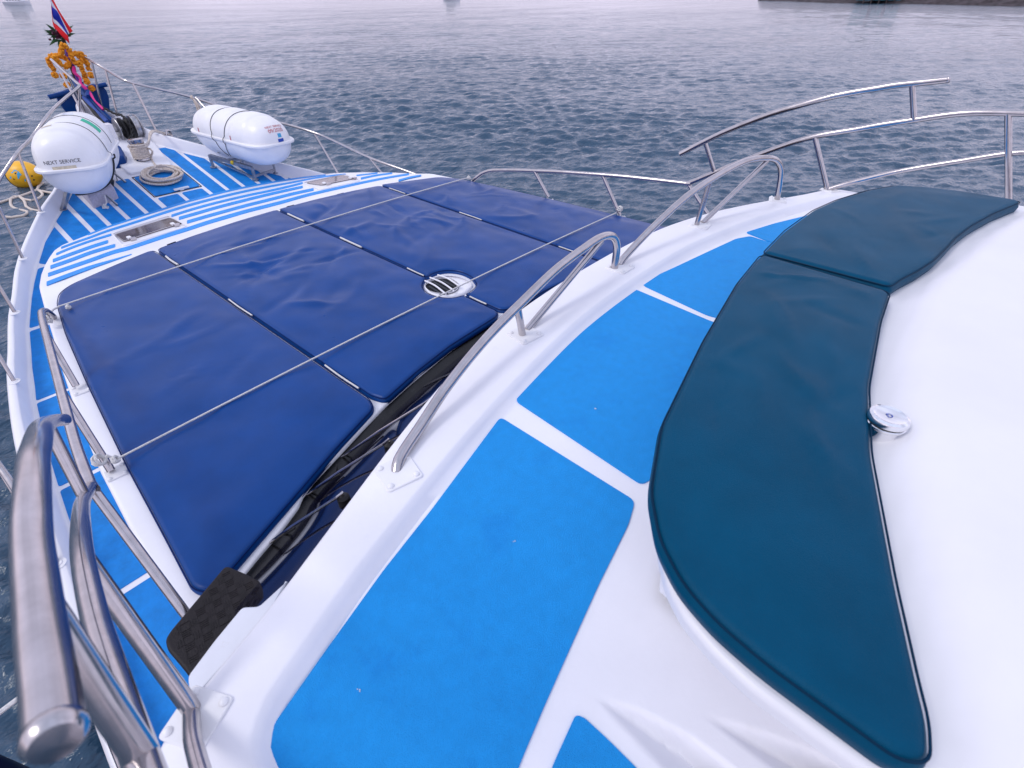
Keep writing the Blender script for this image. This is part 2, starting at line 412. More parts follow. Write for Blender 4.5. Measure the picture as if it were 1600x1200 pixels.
# ---- hull
PORT = [(-.0, 9.86), (-.10, 9.70), (-.17, 9.4), (-.36, 8.85), (-.62, 8.35), (-.92, 7.86), (-1.15, 7.48), (-1.33, 7.23), (-1.52, 6.91), (-1.73, 6.53), (-1.87, 6.23), (-2.0, 5.88), (-2.10, 5.63), (-2.2, 5.32), (-2.325, 4.88), (-2.39, 4.53), (-2.45, 4.15), (-2.495, 3.8), (-2.56, 3.2), (-2.60, 2.68), (-2.67, 1.9), (-2.69, 1.5), (-2.72, .5), (-2.73, -1), (-2.73, -6)]
STBD = [(.0, 9.86), (.09, 9.70), (.15, 9.4), (.28, 8.8), (.38, 8.47), (.50, 8.24), (.66, 7.96), (.76, 7.8), (1.0, 7.45), (1.21, 7.12), (1.39, 6.82), (1.52, 6.6), (1.74, 6.2), (1.94, 5.8), (2.10, 5.45), (2.29, 4.9), (2.42, 4.3), (2.50, 3.8), (2.60, 2.7), (2.69, 1.6), (2.73, .5), (2.73, -1), (2.73, -6)]
def sm(P, n=.12): return [Vector((q.x, q.y)) for q in catmull([Vector((*p, 0)) for p in P], n)]
port, stbd = sm(PORT), sm(STBD)
hull = MB()
for side, sgn in ((port, -1), (stbd, 1)):
    # rings from gunwale outer edge down to the water line: cap, rubbing strake, flare
    prof = [(0, 0), (.010, .012), (.022, .05), (-.01, .055), (-.02, .10), (-.07, .25), (-.30, .9), (-.55, 1.7), (-.75, 3.2)]
    base = len(hull.v)
    for q in side:
        t = max(0, min(1, (q.y - 5) / 4.8)); g = hd(q.y) - .14
        for dx, dz in prof:
            f = 1 if dx > -.06 else (1 - .3 * t)
            x = q.x + sgn * dx * f
            if sgn * x < 0.02: x = sgn * .02
            hull.v.append(tuple(V(x, q.y - (dz * .25 * t), g + dz * (1 if dz < 1 else 1))))
    m_ = len(prof)
    for i in range(len(side) - 1):
        for k in range(m_ - 1):
            a = base + i * m_ + k; f = (a, a + 1, a + m_ + 1, a + m_); hull.f.append(f if sgn > 0 else f[::-1]); hull.mi.append(0 if k < 4 else 1)
ho = hull.build('hull', ['gel', 'hullc']); tag(ho, kind='structure')

# ---- foredeck: sheet inside the gunwales, the gunwales, panels
fd = thing('foredeck', None, None, V(0, 7, 2.0)); fd['kind'] = 'structure'
def inset_line(side, sgn, d):
    out_ = []
    for i, q in enumerate(side):
        t = side[min(i + 1, len(side) - 1)] - side[max(i - 1, 0)]; t.normalize(); n_ = Vector((t.y, -t.x)) * (-sgn) * -1
        n_ = Vector((-t.y, t.x)) if (Vector((-t.y, t.x)).x * sgn < 0) else Vector((t.y, -t.x))
        p_ = q + n_ * d * max(.58, min(1, 1 - (q.y - 3.6) * .2))
        if sgn * p_.x < .004: p_.x = sgn * .004
        out_.append(p_)
    return out_
for side, sgn in ((port, -1), (stbd, 1)):
    g = MB(); L_ = [(0, .14), (.006, .146), (.056, .146), (.064, .140), (.082, .012), (.094, 0), (.12, -.006)]
    lines = [inset_line(side, sgn, a) for a, _ in L_]
    m_ = len(L_)
    for i in range(len(side)):
        for k in range(m_): p_ = lines[k][i]; g.v.append(tuple(V(p_.x, p_.y, hd(side[i].y) - L_[k][1])))
    for i in range(len(side) - 1):
        for k in range(m_ - 1):
            a = i * m_ + k; f = (a, a + m_, a + m_ + 1, a + 1); g.f.append(f if sgn > 0 else f[::-1]); g.mi.append(0)
    g.build('gunwale', 'gel', fd, ang=60)
inn = [p_ for p_ in inset_line(port, -1, .09)][::-1] + inset_line(stbd, 1, .09)[1:]
inn = [p_ for p_ in inn if p_.y > -3]
deckP = rounded([(p_.x, p_.y) for p_ in inn], .01, .3, 1)
slab(deckP, deck, .03, [(0, 0)], .22).build('deck_sheet', 'gel', fd)
# inboard limits for the painted panels
pin = inset_line(port, -1, .125); sin_ = inset_line(stbd, 1, .135)
def limY(x):   # forward y limit of the painted area at x
    side = pin if x < 0 else sin_; s_ = -1 if x < 0 else 1
    for i in range(len(side) - 1):
        a, b = side[i], side[i + 1]
        if s_ * a.x <= s_ * x <= s_ * b.x and a.y < 9.3: return a.y + (b.y - a.y) * (x - a.x) / (b.x - a.x + 1e-9)
    return 6
def panel(P, name='deck_panel', r=.03, m='nonskid_dark', parent=None, fn=deck, th=.0045, lift=.004, grid=.25):
    Q = rounded(P, r, .12); f = lambda x, y: fn(x, y) - lift
    return slab(Q, f, th, [(0, 0)], grid).build(name, m, parent or fd)
hw = .024
stripes = [-1.315, -1.09, -.915, -.715, -.515, -.32, .25, .455, .655, .85, 1.04, 1.21]
ay = 6.6
for i in range(len(stripes) + 1):
    a = stripes[i - 1] + hw if i else -1.34; b = stripes[i] - hw if i < len(stripes) else 1.50
    if i == 6: continue   # middle bay: hatch and small panels
    ya, yb = min(limY(a), 8.35 if a > 0 else 8.2), min(limY(b), 8.35 if b > 0 else 8.2)
    if i == 7: ya, yb = 8.36, 8.36
    if i in (5, ): ya = yb = 7.74
    if i in (4,): ya, yb = 8.0, 8.0
    P = [(a, ay), (b, ay), (b, yb), (a, ya)]
    if ya - ay > .05 or yb - ay > .05: panel(P, r=.025)
# port corner triangle beside the trunk and the side deck walkways
joints = [(6.43, 6.40), (5.565, 5.56), (4.59, 4.56), (3.48, 3.47), (2.44, 2.45), (1.45, 1.5), (.4, .4)]
def walk(sgn, joints):
    outer = [(6.9, 1.45), (6.45, 1.68), (6.11, 1.84), (5.61, 2.03), (5.12, 2.17), (4.65, 2.27), (4.04, 2.36), (3.42, 2.43), (3.12, 2.46), (1.64, 2.585), (-3, 2.6)]
    fo = sorted((y, x) for y, x in outer)
    ys = [7.0] + [j[0] for j in joints] + [-2.5]
    for k in range(len(ys) - 1):
        y1, y0 = ys[k] - (.022 if k else 0), ys[k + 1] + .022
        if k == 0: continue
        st = max(2, int((y1 - y0) / .2)); P = []
        for j in range(st + 1): y = y0 + (y1 - y0) * j / st; P.append((sgn * lerp(y, fo), y))
        P.append((sgn * 1.5, y1)); P.append((sgn * 1.5, y0))
        panel(P, r=.02)
walk(-1, joints); walk(1, joints)
panel([(-1.60, 6.42), (-1.34, 6.55), (-1.34, 7.06), (-1.50, 6.82), (-1.665, 6.49)], r=.015)
# centre: hatch lid, two small panels
panel([(-.285, 6.6), (-.06, 6.6), (-.06, 7.155), (-.285, 7.155)]); panel([(-.015, 6.6), (.225, 6.6), (.225, 7.155), (-.015, 7.155)])
ht = thing('deck_hatch', 'square blue foredeck hatch lid under the coiled beige rope', 'hatch', V(-.03, 7.47, hd(7.47)))
fr = MB()
for a, b in (((-.30, 7.195), (.245, 7.195)), ((.245, 7.195), (.245, 7.745)), ((.245, 7.745), (-.30, 7.745)), ((-.30, 7.745), (-.30, 7.195))):
    fr.tube([V(*a, hd(a[1]) - .004), V(*b, hd(b[1]) - .004)], .005, 6, smooth=False)
fr.build('seam', 'darkwood', ht)
panel([(-.287, 7.208), (.232, 7.208), (.232, 7.732), (-.287, 7.732)], 'lid', parent=ht, lift=.010, th=.012)
lt = MB(); lt.box(V(.02, 7.21, hd(7.21) - .025), (.17, .035, .016)); lt.box(V(.02, 7.21, hd(7.21) - .012), (.04, .03, .02)); lt.build('latch', 'steel_paint', ht)

# ---- trunk cabin roof with stripes
cr_ = thing('cabin_roof', None, None, V(0, 4, 1.7)); cr_['kind'] = 'structure'
half = [(-2.30, -1.0), (-2.29, 1.0), (-2.27, 1.45), (-2.25, 2.0), (-2.215, 2.5), (-2.16, 3.0), (-2.09, 3.5), (-2.01, 4.0), (-1.965, 4.3), (-1.90, 4.8), (-1.83, 5.3), (-1.75, 5.75), (-1.66, 6.15), (-1.56, 6.42), (-1.40, 6.64), (-1.20, 6.76), (-.95, 6.85), (-.5, 6.91), (0, 6.93)]
front = [on(u, v, trunk) for u, v in ((60, 446), (63, 428.8), (68.8, 414), (76, 401.6), (83.5, 391.3), (95.3, 383.2), (111.5, 376.6), (136.5, 366.8), (165.9, 355.3), (200, 343), (260, 323.8), (296, 312.8), (334, 303.3), (357.6, 297.8), (404.9, 287.6), (460, 278), (500.6, 272.3), (531.8, 269.7), (570, 268.9), (613, 269.2), (648, 271))]
Pm = [h_ for h_ in half if .3 < h_[1] < 4.6]
outl = [(-2.29, .3)] + Pm + front + [(-x, y) for x, y in Pm[::-1]] + [(2.29, .3)]
aft = [(2.15, .32), (2.13, 1.46)] + [(a, b - .045) for a, b in ((1.96, 1.577), (1.85, 1.615), (1.73, 1.67), (1.70, 1.70), (1.62, 1.740), (1.44, 1.796), (1.27, 1.851), (1.07, 1.911), (.87, 1.955), (.5, 2.02), (.27, 2.04), (0, 2.045))]
outl += aft + [(-x, y) for x, y in aft[::-1][1:]]
Q = rounded(outl, .02, .08, 3)
slab(Q, trunk, .72, [(0, .014), (.004, .005), (.010, .001), (.018, 0)], .14).build('roof_shell', 'gel', cr_, ang=50)
# painted athwart stripes on the sloping front
def stripe(pts, hw0, hw1, hwm=None):
    P = catmull([Vector((u, v, 0)) for u, v in pts], 4); n_ = len(P); up = []; dn = []
    for k, q in enumerate(P):
        t_ = k / (n_ - 1); hw = hw0 + (hw1 - hw0) * t_ if hwm is None else (hw0 + (hwm - hw0) * min(1, t_ * 2) if t_ < .5 else hwm + (hw1 - hwm) * (t_ * 2 - 1))
        up.append(on(q.x, q.y - hw, trunk)); dn.append(on(q.x, q.y + hw, trunk))
    Q = rounded(dn + up[::-1], .02, .15, 2)
    slab(Q, lambda x, y: trunk(x, y) - .004, .0045, [(0, 0)], .3).build('stripe', 'stripe', cr_)
stripe([(137, 367.2), (165.9, 355.9), (200, 344.6), (260, 325.4), (291.5, 315.6), (323, 307.2), (353, 299.4), (386, 292.3), (417.5, 286.4), (460, 279.6), (509, 273.4)], 1.0, .8, 1.5)
stripe([(95.7, 387.6), (118.8, 378.8), (142.4, 370.7), (165.9, 361.9), (200, 351.2), (260, 331.7), (291.5, 322.2), (323, 313.5), (354.5, 305.7), (386, 298.6), (417.5, 292.3), (460, 284.6), (483, 280), (511, 275.6), (540, 272.4)], 1.5, .9, 1.9)
stripe([(88, 397.5), (111.5, 387.6), (142.4, 376.6), (174, 367)], 1.7, 1.6)
stripe([(268, 337.6), (299.4, 327.7), (330.9, 319), (362.4, 311.2), (393.9, 304.1), (425.4, 297.6), (460, 289.5), (473, 286)], 1.9, 1.5)
stripe([(557, 274.4), (590, 270.6)], 1.0, .8)
stripe([(82.8, 407.8), (111.5, 397.2), (142.4, 386.2), (168.8, 377.8)], 2.5, 2.4)
stripe([(279.7, 341.6), (307.2, 333.7), (338.7, 324.6), (370.2, 316.4), (401.7, 308.5), (433.2, 301), (473, 292.2)], 2.4, 1.9)
stripe([(563.9, 279.3), (587, 274.4), (613, 270.8)], 1.6, 1.0)
stripe([(79, 418), (111.5, 406.5), (142.4, 395), (179.9, 384)], 2.8, 2.5)
stripe([(292.3, 347.4), (323, 338.4), (354.5, 329.6), (386, 321.1), (417.5, 313.2), (460, 302.6), (490, 296.2)], 2.5, 2.1)
stripe([(75.4, 429.9), (104, 420), (142.4, 406.8), (177.6, 394.3), (200, 388.4), (230, 378.6), (260, 368.7), (291.5, 358.9), (323, 348.5), (354.5, 339.2), (386, 330.1), (417.5, 322.2), (440, 316.3), (483.3, 304.4), (526.6, 294.5), (570, 284.8), (604.6, 278), (639, 272.4)], 2.9, 1.3, 2.9)
stripe([(73.2, 443.8), (104, 431.8), (142.4, 417.8), (177.6, 406.8), (206, 397.6)], 3.3, .5, 2.8)
stripe([(622.7, 282.4), (641, 277.5), (658, 274.4)], 1.6, 1.2)
# drain slots along the front of the cushions
for u, v in ((185, 414.5), (268, 380.5), (367.5, 348.5), (454, 322), (532, 303)):
    x, y = on(u, v, trunk); b_ = MB(); b_.box(V(x, y, trunk(x, y) - .0015), (.075, .010, .006), Matrix.Rotation(R(12 if x < -.9 else 3 if x < 0 else -4), 3, 'Z')); tag(b_.build('drain_slot', 'hole', cr_))

# ---- two roof windows
def window(u4, label):
    pts = [on(u, v, lambda x, y: trunk(x, y) - .012) for u, v in u4['outer']]; gl = [on(u, v, lambda x, y: trunk(x, y) - .012) for u, v in u4['glass']]
    c = sum((Vector(p_) for p_ in pts), Vector((0, 0))) / 4
    t = thing('roof_window', label, 'window', V(c.x, c.y, trunk(c.x, c.y)), 'windows in the striped cabin roof')
    Qo = rounded(pts, .07, .05); Qi = rounded(gl, .05, .05); H = [Vector(q) for q in Qi]
    slab(Qo, lambda x, y: trunk(x, y) - .014, .013, arcprof(.008, 4), .2, holes=[H]).build('frame', 'gel', t)
    slab(offset(Qi, -.004), lambda x, y: trunk(x, y) - .010, .006, [(0, 0)], .15).build('pane', 'smoked', t)
    a, b = Vector(gl[1]), Vector(gl[2])
    for k in (.12, .88):
        q = a.lerp(b, k); mb = MB(); mb.box(V(q.x, q.y - .045, trunk(q.x, q.y) - .022), (.045, .035, .02)); mb.build('latch', 'steel', t)
        mb = MB(); mb.box(V(q.x - .01, q.y + .02, trunk(q.x, q.y) - .02), (.03, .05, .014)); mb.build('hinge', 'steel_paint', t)
    return t
t = window({'outer': [(174, 365), (191, 384), (293, 353.5), (264, 336.5)], 'glass': [(179, 366), (194, 376.5), (283.5, 348.3), (265, 339.5)]}, 'white framed roof window nearer the port rail with smoky pane and chrome latches')
# things seen dimly under the pane: rope and gear
t = window({'outer': [(472, 285), (499, 296), (564, 282), (539, 272)], 'glass': [(478, 285), (503, 288.6), (557, 277.6), (533, 273.6)]}, 'white framed roof window on the starboard half beyond the navy cushions')

# ---- upper deck: rim and floor
ud = thing('upper_deck', None, None, V(0, .5, 1.2)); ud['kind'] = 'structure'
hr = [(-2.46, -2.2), (-2.455, .70), (-2.42, .78), (-2.30, .835), (-2.1, .895), (-1.84, .99), (-1.5, 1.115), (-1.17, 1.22), (-.8, 1.30), (-.46, 1.335), (0, 1.345)]
hi_ = [(-2.30, -2.2), (-2.285, .60), (-2.27, .66), (-2.22, .70), (-2.09, .745), (-1.94, .795), (-1.69, .86), (-1.32, .945), (-.86, 1.025), (-.5, 1.07), (0, 1.085)]
full = lambda H: H + [(-x, y) for x, y in H[::-1][1:]]
smoothline = lambda H: [Vector((q.x, q.y)) for q in catmull([Vector((*p_, 0)) for p_ in full(H)], .05)]
def bands(name, lines, m, parent, ang=40):
    """lines: list of (polyline, hfun) with equal counts, stitched"""
    n_ = 240; mb = MB()
    for P, f in lines:
        L_ = [0]
        for a, b in zip(P, P[1:]): L_.append(L_[-1] + (b - a).length)
        for j in range(n_ + 1):
            s_ = L_[-1] * j / n_; k = max(0, min(len(P) - 2, int(np.searchsorted(L_, s_)) - 1)); tt = (s_ - L_[k]) / (L_[k + 1] - L_[k] + 1e-9)
            q = P[k].lerp(P[k + 1], tt); mb.v.append(tuple(V(q.x, q.y, f(q.x, q.y))))
    for i in range(len(lines) - 1):
        for j in range(n_): a = i * (n_ + 1) + j; mb.f.append((a, a + n_ + 1, a + n_ + 2, a + 1)); mb.mi.append(0)
    return mb.build(name, m, parent, ang=ang)
def aligned(H0, H1, t): return [Vector(((1 - t) * a[0] + t * b[0], (1 - t) * a[1] + t * b[1])) for a, b in zip(full(H0), full(H1))]
def crv(P, st=.04): return [Vector((q.x, q.y)) for q in catmull([Vector((p_.x, p_.y, 0)) for p_ in P], st)]
hr = hr[:1] + hr[1:]; assert len(hr) == 11 and len(hi_) == 11
A0 = crv(aligned(hr, hr, 0))
def inl(P, d):
    o_ = []
    for i, q in enumerate(P):
        t = P[min(i + 1, len(P) - 1)] - P[max(i - 1, 0)]; t.normalize(); o_.append(q + Vector((t.y, -t.x)) * d)
    return o_
B0 = crv(aligned(hi_, hi_, 0))
off_ = lambda d: (lambda x, y: rimh(x, y) + d)
lines = [(inl(A0, .10), off_(.30)), (inl(A0, .05), off_(.17)), (inl(A0, .03), off_(.10)), (inl(A0, .0), off_(.075)), (inl(A0, -.004), off_(.02)), (inl(A0, .006), off_(.004)), (inl(A0, .016), off_(0)),
         (crv(aligned(hr, hi_, .5)), off_(-.002)), (inl(B0, -.012), off_(0)), (inl(B0, -.003), off_(.004)), (inl(B0, .012), off_(.022)), (inl(B0, .034), off_(.046)), (inl(B0, .050), lambda x, y: floorh(x, y) + .0), (inl(B0, .07), lambda x, y: floorh(x, y) + .001)]
bands('rim', lines, 'gel', ud, 50)
# floor with the moulded step recesses by the seat
def px_tri(pts): return [Vector(on(u, v, floorh)) for u, v in pts]
T1 = px_tri([(922, 1080), (1062, 1226), (1185, 1232), (1075, 1148), (1000, 1108)])
T2 = px_tri([(1086, 1108), (1240, 1226), (1390, 1232), (1260, 1168), (1180, 1138)])
def odist(q, P):
    best = 9
    for a, b in zip(P, P[1:]):
        d = b - a; t = max(0, min(1, (q - a).dot(d) / d.length_squared)); best = min(best, (q - a - d * t).length)
    return best
def recess(x, y):
    s_ = 0; q = Vector((x, y))
    for T in (T1, T2):
        if inside(np.array([[x, y]]), T)[0]:
            k = min(1, odist(q, [T[0], T[4], T[3], T[2]]) / .022); k = k * k * (3 - 2 * k); s_ = max(s_, min(.09, odist(q, T[:2]) * .95) * k)
    return s_
fl = rounded([(q.x, q.y) for q in inl(B0, .06)], .01, .12, 1)
pp = rounded([on(u, v, floorh) for u, v in ((905, 1055), (1040, 985), (1330, 1130), (1480, 1260), (1040, 1330), (1003, 1205))], .02, .03)
slab(fl, lambda x, y: floorh(x, y) + recess(x, y), .03, [(0, 0)], .09, fine=(pp, .008)).build('floor', 'gel', ud, ang=80)
F = lambda *p_: [on(u, v, floorh) for u, v in p_]
NS = dict(r=.022, m='nonskid', parent=ud, fn=floorh, lift=.005, th=.0055, name='nonskid_panel')
panel(F((414, 1166), (424, 1140), (515, 1010), (600, 892), (675, 797), (782, 653), (992, 784), (982, 820), (935, 915), (890, 1015), (850, 1105), (812, 1195), (780, 1290), (470, 1300)), **NS)
panel(F((805, 627), (842, 577), (900, 520), (960, 468), (992, 453), (1110, 503)) + [(-.10, .50), (-.6, .42), (-1.0, .36)] + F((1003, 759),), **NS)
panel(F((999, 444), (1060, 416), (1150, 374), (1172, 370), (1215, 384)) + [(.82, .60), (.55, .40), (-.02, .42)] + F((1104, 493),), **NS)
panel(F((1165, 364), (1210, 350), (1272, 335), (1345, 316)) + [(2.18, .45), (1.5, .30), (.98, .52)] + F((1203, 379),), **NS)
panel(F((899, 1118), (912, 1122), (950, 1157), (1000, 1207), (1080, 1300), (830, 1300), (862, 1200)), **NS)
sp = MB(); random.seed(4)
for u, v in ((805, 848), (930, 640), (560, 1080)):
    x, y = on(u, v, floorh); r_ = random.uniform(.0012, .0026)
    for k in range(3): sp.lathe([(r_, 0), (r_ * .8, .001), (.0002, .0013)], V(x + random.gauss(0, .002), y + random.gauss(0, .003), floorh(x, y) - .0052), None, 7)
o = sp.build('droppings', 'cord', ud); o['kind'] = 'stuff'
# pale side fascia under the rim by the step
fz = rounded([on(u, v, 1.30) for u, v in ((300, 1095), (295, 1072), (293, 1056), (335, 1000), (378, 948), (404, 947), (450, 905), (420, 960))], .01, .06)
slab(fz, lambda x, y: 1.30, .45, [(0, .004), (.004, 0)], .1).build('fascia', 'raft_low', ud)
x, y = on(1286, 320, off_(.05)); b_ = MB(); b_.lathe([(.001, .002), (.022, .001), (.024, -.004)], V(x, y, rimh(x, y) + .035), None, 16); b_.build('scupper', 'hole', ud)
# underside of the upper deck, closes the body behind the windscreen
slab(rounded(full([(-2.38, -2.2), (-2.38, .68), (-2.05, .80), (-1.5, 1.02), (-.8, 1.2), (0, 1.25)]), .03, .2, 2), lambda x, y: 1.42, .25, [(0, 0)], .5).build('wheelhouse_body', 'hole', ud)

# ---- windscreen between roof lip and upper deck
ws = thing('windscreen', 'long curved black tinted windscreen below the white upper deck rim', 'windscreen', V(0, 1.6, 1.6))
def band2(name, x0, x1, A, B, m, parent, n_=40, k_=8, sag=.02):
    mb = MB()
    for i in range(n_ + 1):
        x = x0 + (x1 - x0) * i / n_; a, b = A(x), B(x)
        for k in range(k_ + 1):
            t = k / k_; mb.v.append(tuple(V(x, a[0] + (b[0] - a[0]) * t, a[1] + (b[1] - a[1]) * t - sag * math.sin(math.pi * t))))
    for i in range(n_):
        for k in range(k_): a = i * (k_ + 1) + k; mb.f.append((a, a + k_ + 1, a + k_ + 2, a + 1)); mb.mi.append(0)
    return mb.build(name, m, parent)
LIP = [(0, 2.045), (.27, 2.04), (.5, 2.02), (.87, 1.955), (1.07, 1.911), (1.27, 1.851), (1.44, 1.796), (1.62, 1.740), (1.70, 1.70), (1.73, 1.67), (1.85, 1.615), (1.96, 1.577), (2.13, 1.53), (2.3, 1.30)]
LIP = [(a, b - .045) for a, b in LIP]
lipS = lambda x: lerp(abs(x), LIP)
topY = lambda x: 1.30 - .092 * x * x
gut0 = lambda x: (lipS(x) + .012, trunk(x, lipS(x)) + .016); gut1 = lambda x: (lipS(x) - .06, 1.765)
band2('gutter', -2.12, 2.12, gut0, gut1, 'gutter', ws, 60, 6, .0)
gl0 = lambda x: (lipS(x) - .06, 1.762); gl1 = lambda x: (topY(x) - .05, 1.27)
for a, b in ((-2.28, -.83), (-.82, .82), (.83, 2.28)): band2('pane', a, b, gl0, gl1, 'glass', ws, 30, 10, .03)
for a in (-.825, .825): band2('pane_joint', a - .012, a + .012, lambda x: (gl0(x)[0], gl0(x)[1] - .006), lambda x: (gl1(x)[0], gl1(x)[1] - .006), 'black', ws, 2, 10, .03)
def on_glass(u, v, lift=.03):
    X, Y, d = ray(u, v); best = None
    for i in range(800):
        h = 1.2 + .7 * i / 800; x, y = X / d * h - 2.225, Y / d * h; a, b = gl0(x), gl1(x); t = (y - a[0]) / (b[0] - a[0] + 1e-9)
        hs = a[1] + (b[1] - a[1]) * t - .03 * math.sin(math.pi * max(0, min(1, t))) - lift
        if best is None or abs(h - hs) < best[0]: best = (abs(h - hs), x, y, h)
    return V(*best[1:])
for (piv, tip, ang, lab) in (((672, 634), (532, 716), 0, 'windscreen wiper with a thin steel arm, farthest of three from the step mat'),
                             ((609, 697), (470, 780), 0, 'middle one of the three thin steel windscreen wipers'),
                             ((537, 780), (399, 865), 0, 'windscreen wiper with a thin steel arm, nearest the black step mat')):
    a = on_glass(*piv, .02); b = on_glass(*tip, .035); t = thing('windscreen_wiper', lab, 'wiper', a, 'wipers on the black windscreen')
    k1 = on_glass(piv[0] - 10, piv[1] - 3, .06)
    tube('arm', [a, a + Vector((0, 0, .035)), k1, k1.lerp(b, .5) + Vector((0, 0, .01)), b], .006, 'steel', t, 8, smooth=False)
    a2 = on_glass(piv[0] - 8, piv[1] + 10, .03); b2 = on_glass(tip[0] + 22, tip[1] + 26, .02)
    MB().lathe([(.022, -.03), (.022, .012), (.014, .02)], a, None, 12).build('pivot', 'black', t)
    d = on_glass(tip[0] + 10, tip[1] - 38, .02); e_ = on_glass(tip[0] - 22, tip[1] + 45, .02)
    c1 = on_glass(tip[0] + 62, tip[1] - 40, .015); c2 = on_glass(tip[0] - 8, tip[1] + 22, .015)
    MB().tube([c1, c1.lerp(b, .5) + Vector((0, 0, .004)), b, c2], .0045, 6).build('blade', 'black', t)
    MB().lathe([(.009, -.012), (.009, .006)], b, None, 10).build('blade_joint', 'black', t)

# ---- step mat with tread pattern
mt = thing('step_mat', 'black rubber tread mat on the step by the port corner', 'mat', V(-2.2, 1.35, 1.62))
mp_ = rounded([on(u, v, 1.62) for u, v in ((352, 882), (385, 896), (420, 915), (440, 925), (420, 945), (400, 950), (381, 952), (297, 1059), (282, 1040), (260, 1014), (257, 998), (266, 984))], .02, .02)
slab(mp_, lambda x, y: 1.62, .03, arcprof(.010, 4), .05).build('mat_sheet', 'mat', mt)
tr = MB(); cc = sum(mp_, Vector((0, 0))) / len(mp_); random.seed(3)
din = Vector(on(300, 1000, 1.62)) - Vector(on(350, 920, 1.62)); an = math.atan2(din.y, din.x)
for i in range(-9, 10):
    for j in range(-9, 10):
        q = cc + Matrix.Rotation(an, 2) @ Vector((i * .036, j * .036 ))
        ori = an + (math.pi / 4 if (i + j) % 2 else -math.pi / 4)
        for k in (-1.5, -.5, .5, 1.5):
            s_ = q + Matrix.Rotation(ori, 2) @ Vector((0, k * .0075)); pa = np.array([[s_.x, s_.y]])
            if inside(pa, mp_)[0] and dist_to(pa, mp_)[0] > .022:
                tr.box(V(s_.x, s_.y, 1.6198), (.026, .0030, .0022), Matrix.Rotation(ori, 3, 'Z'))
o = tr.build('tread_bars', 'mat', mt, smooth=False); o['kind'] = 'stuff'
b_ = MB(); pst = [on(u, v, 1.70) for u, v in ((352, 884), (440, 925), (400, 955), (297, 1063), (256, 1000))]
slab(offset(mp_, .025), lambda x, y: 1.652, .5, [(0, 0)], .1).build('step_block', 'gel', ud)

# ---- seat console (white moulding under and behind the teal cushions)
port_c = [(.0, .545), (-.33, .515), (-.79, .44), (-1.23, .35), (-1.44, .265), (-1.54, .19), (-1.60, .11), (-1.63, .03), (-1.645, -.06), (-1.655, -.25), (-1.63, -.285), (-1.57, -.275), (-1.52, -.255), (-1.34, -.19), (-.99, -.075), (-.71, -.01), (-.29, .045), (-.03, .065)]
inner = [(-3, -.6), (-1.6, -.28), (-1.34, -.19), (-.99, -.075), (-.71, -.01), (-.29, .045), (0, .06), (.25, .03), (.58, -.03), (.97, -.09), (1.55, -.23), (3, -.6)]
def conh(x, y):
    yi = lerp(x, inner); d = yi - y
    if d < .025: return .93
    t = min(1, (d - .025) / .10); t = t * t * (3 - 2 * t)
    return .93 - .055 * t - .05 * min(1.2, max(0, d)) + .055 * max(0, abs(x) - 1.2) ** 2
sc_ = thing('seat_console', None, None, V(0, 0, .93)); sc_['kind'] = 'structure'
co_ = [(-1.68, -1.9), (-1.679, -.28), (-1.680, -.169), (-1.677, -.057), (-1.661, .018), (-1.635, .085), (-1.593, .142), (-1.520, .198), (-1.42, .242), (-1.22, .33), (-.78, .42), (-.33, .495), (0, .525)]
Qc = rounded(full(co_), .02, .035, 2)
slab(Qc, conh, .035, arcprof(.016, 5), .045).build('console_top', 'gelc', sc_, ang=60)
wl = rounded(full([(x * .89, (y - .14) if y > -1 else y) for x, y in co_]), .02, .05, 2)
slab(wl, lambda x, y: .964, .26, [(0, 0)], .3).build('console_wall', 'gel', sc_)
# small fin under the lip and lip joint
f1 = rounded([on(u, v, 1.19) for u, v in ((1033, 885), (1030, 924), (1080, 968), (1120, 990), (1080, 900))], .006, .03)
slab(f1, lambda x, y: 1.0 + (0.0), .19, [(0, .004), (.004, 0)], .1).build('lip_bracket', 'raft_low', sc_)
x, y = on(1182, 1048, .955); b_ = MB(); b_.box(V(x + .0, y + .0, .948), (.045, .0035, .036), Matrix.Rotation(R(35), 3, 'Z')); b_.build('lip_joint', 'slat', sc_)

# ================================================================== THINGS
# ---- cushions
def folds(seed, box, n_, L=(.12, .38), W=(.018, .04), A=(.004, .011), dirs=None):
    rnd = random.Random(seed); F_ = []
    for _ in range(n_):
        F_.append((rnd.uniform(box[0], box[1]), rnd.uniform(box[2], box[3]), (rnd.gauss(dirs[0], dirs[1]) if dirs else rnd.uniform(0, math.pi)), rnd.uniform(*L), rnd.uniform(*W), rnd.uniform(*A) * rnd.choice((1, 1, -1)), rnd.uniform(-1.2, 1.2)))
    return F_
def fold_h(F_, x, y):
    s_ = 0
    for cx, cy, th, L_, W_, A_, cv in F_:
        dx, dy = x - cx, y - cy
        if dx * dx + dy * dy > (2.2 * L_) ** 2: continue
        a = dx * math.cos(th) + dy * math.sin(th); b = -dx * math.sin(th) + dy * math.cos(th) + cv * a * a
        s_ += A_ * math.exp(-(a / L_) ** 2 * 1.6 - (b / W_) ** 2)
    return s_
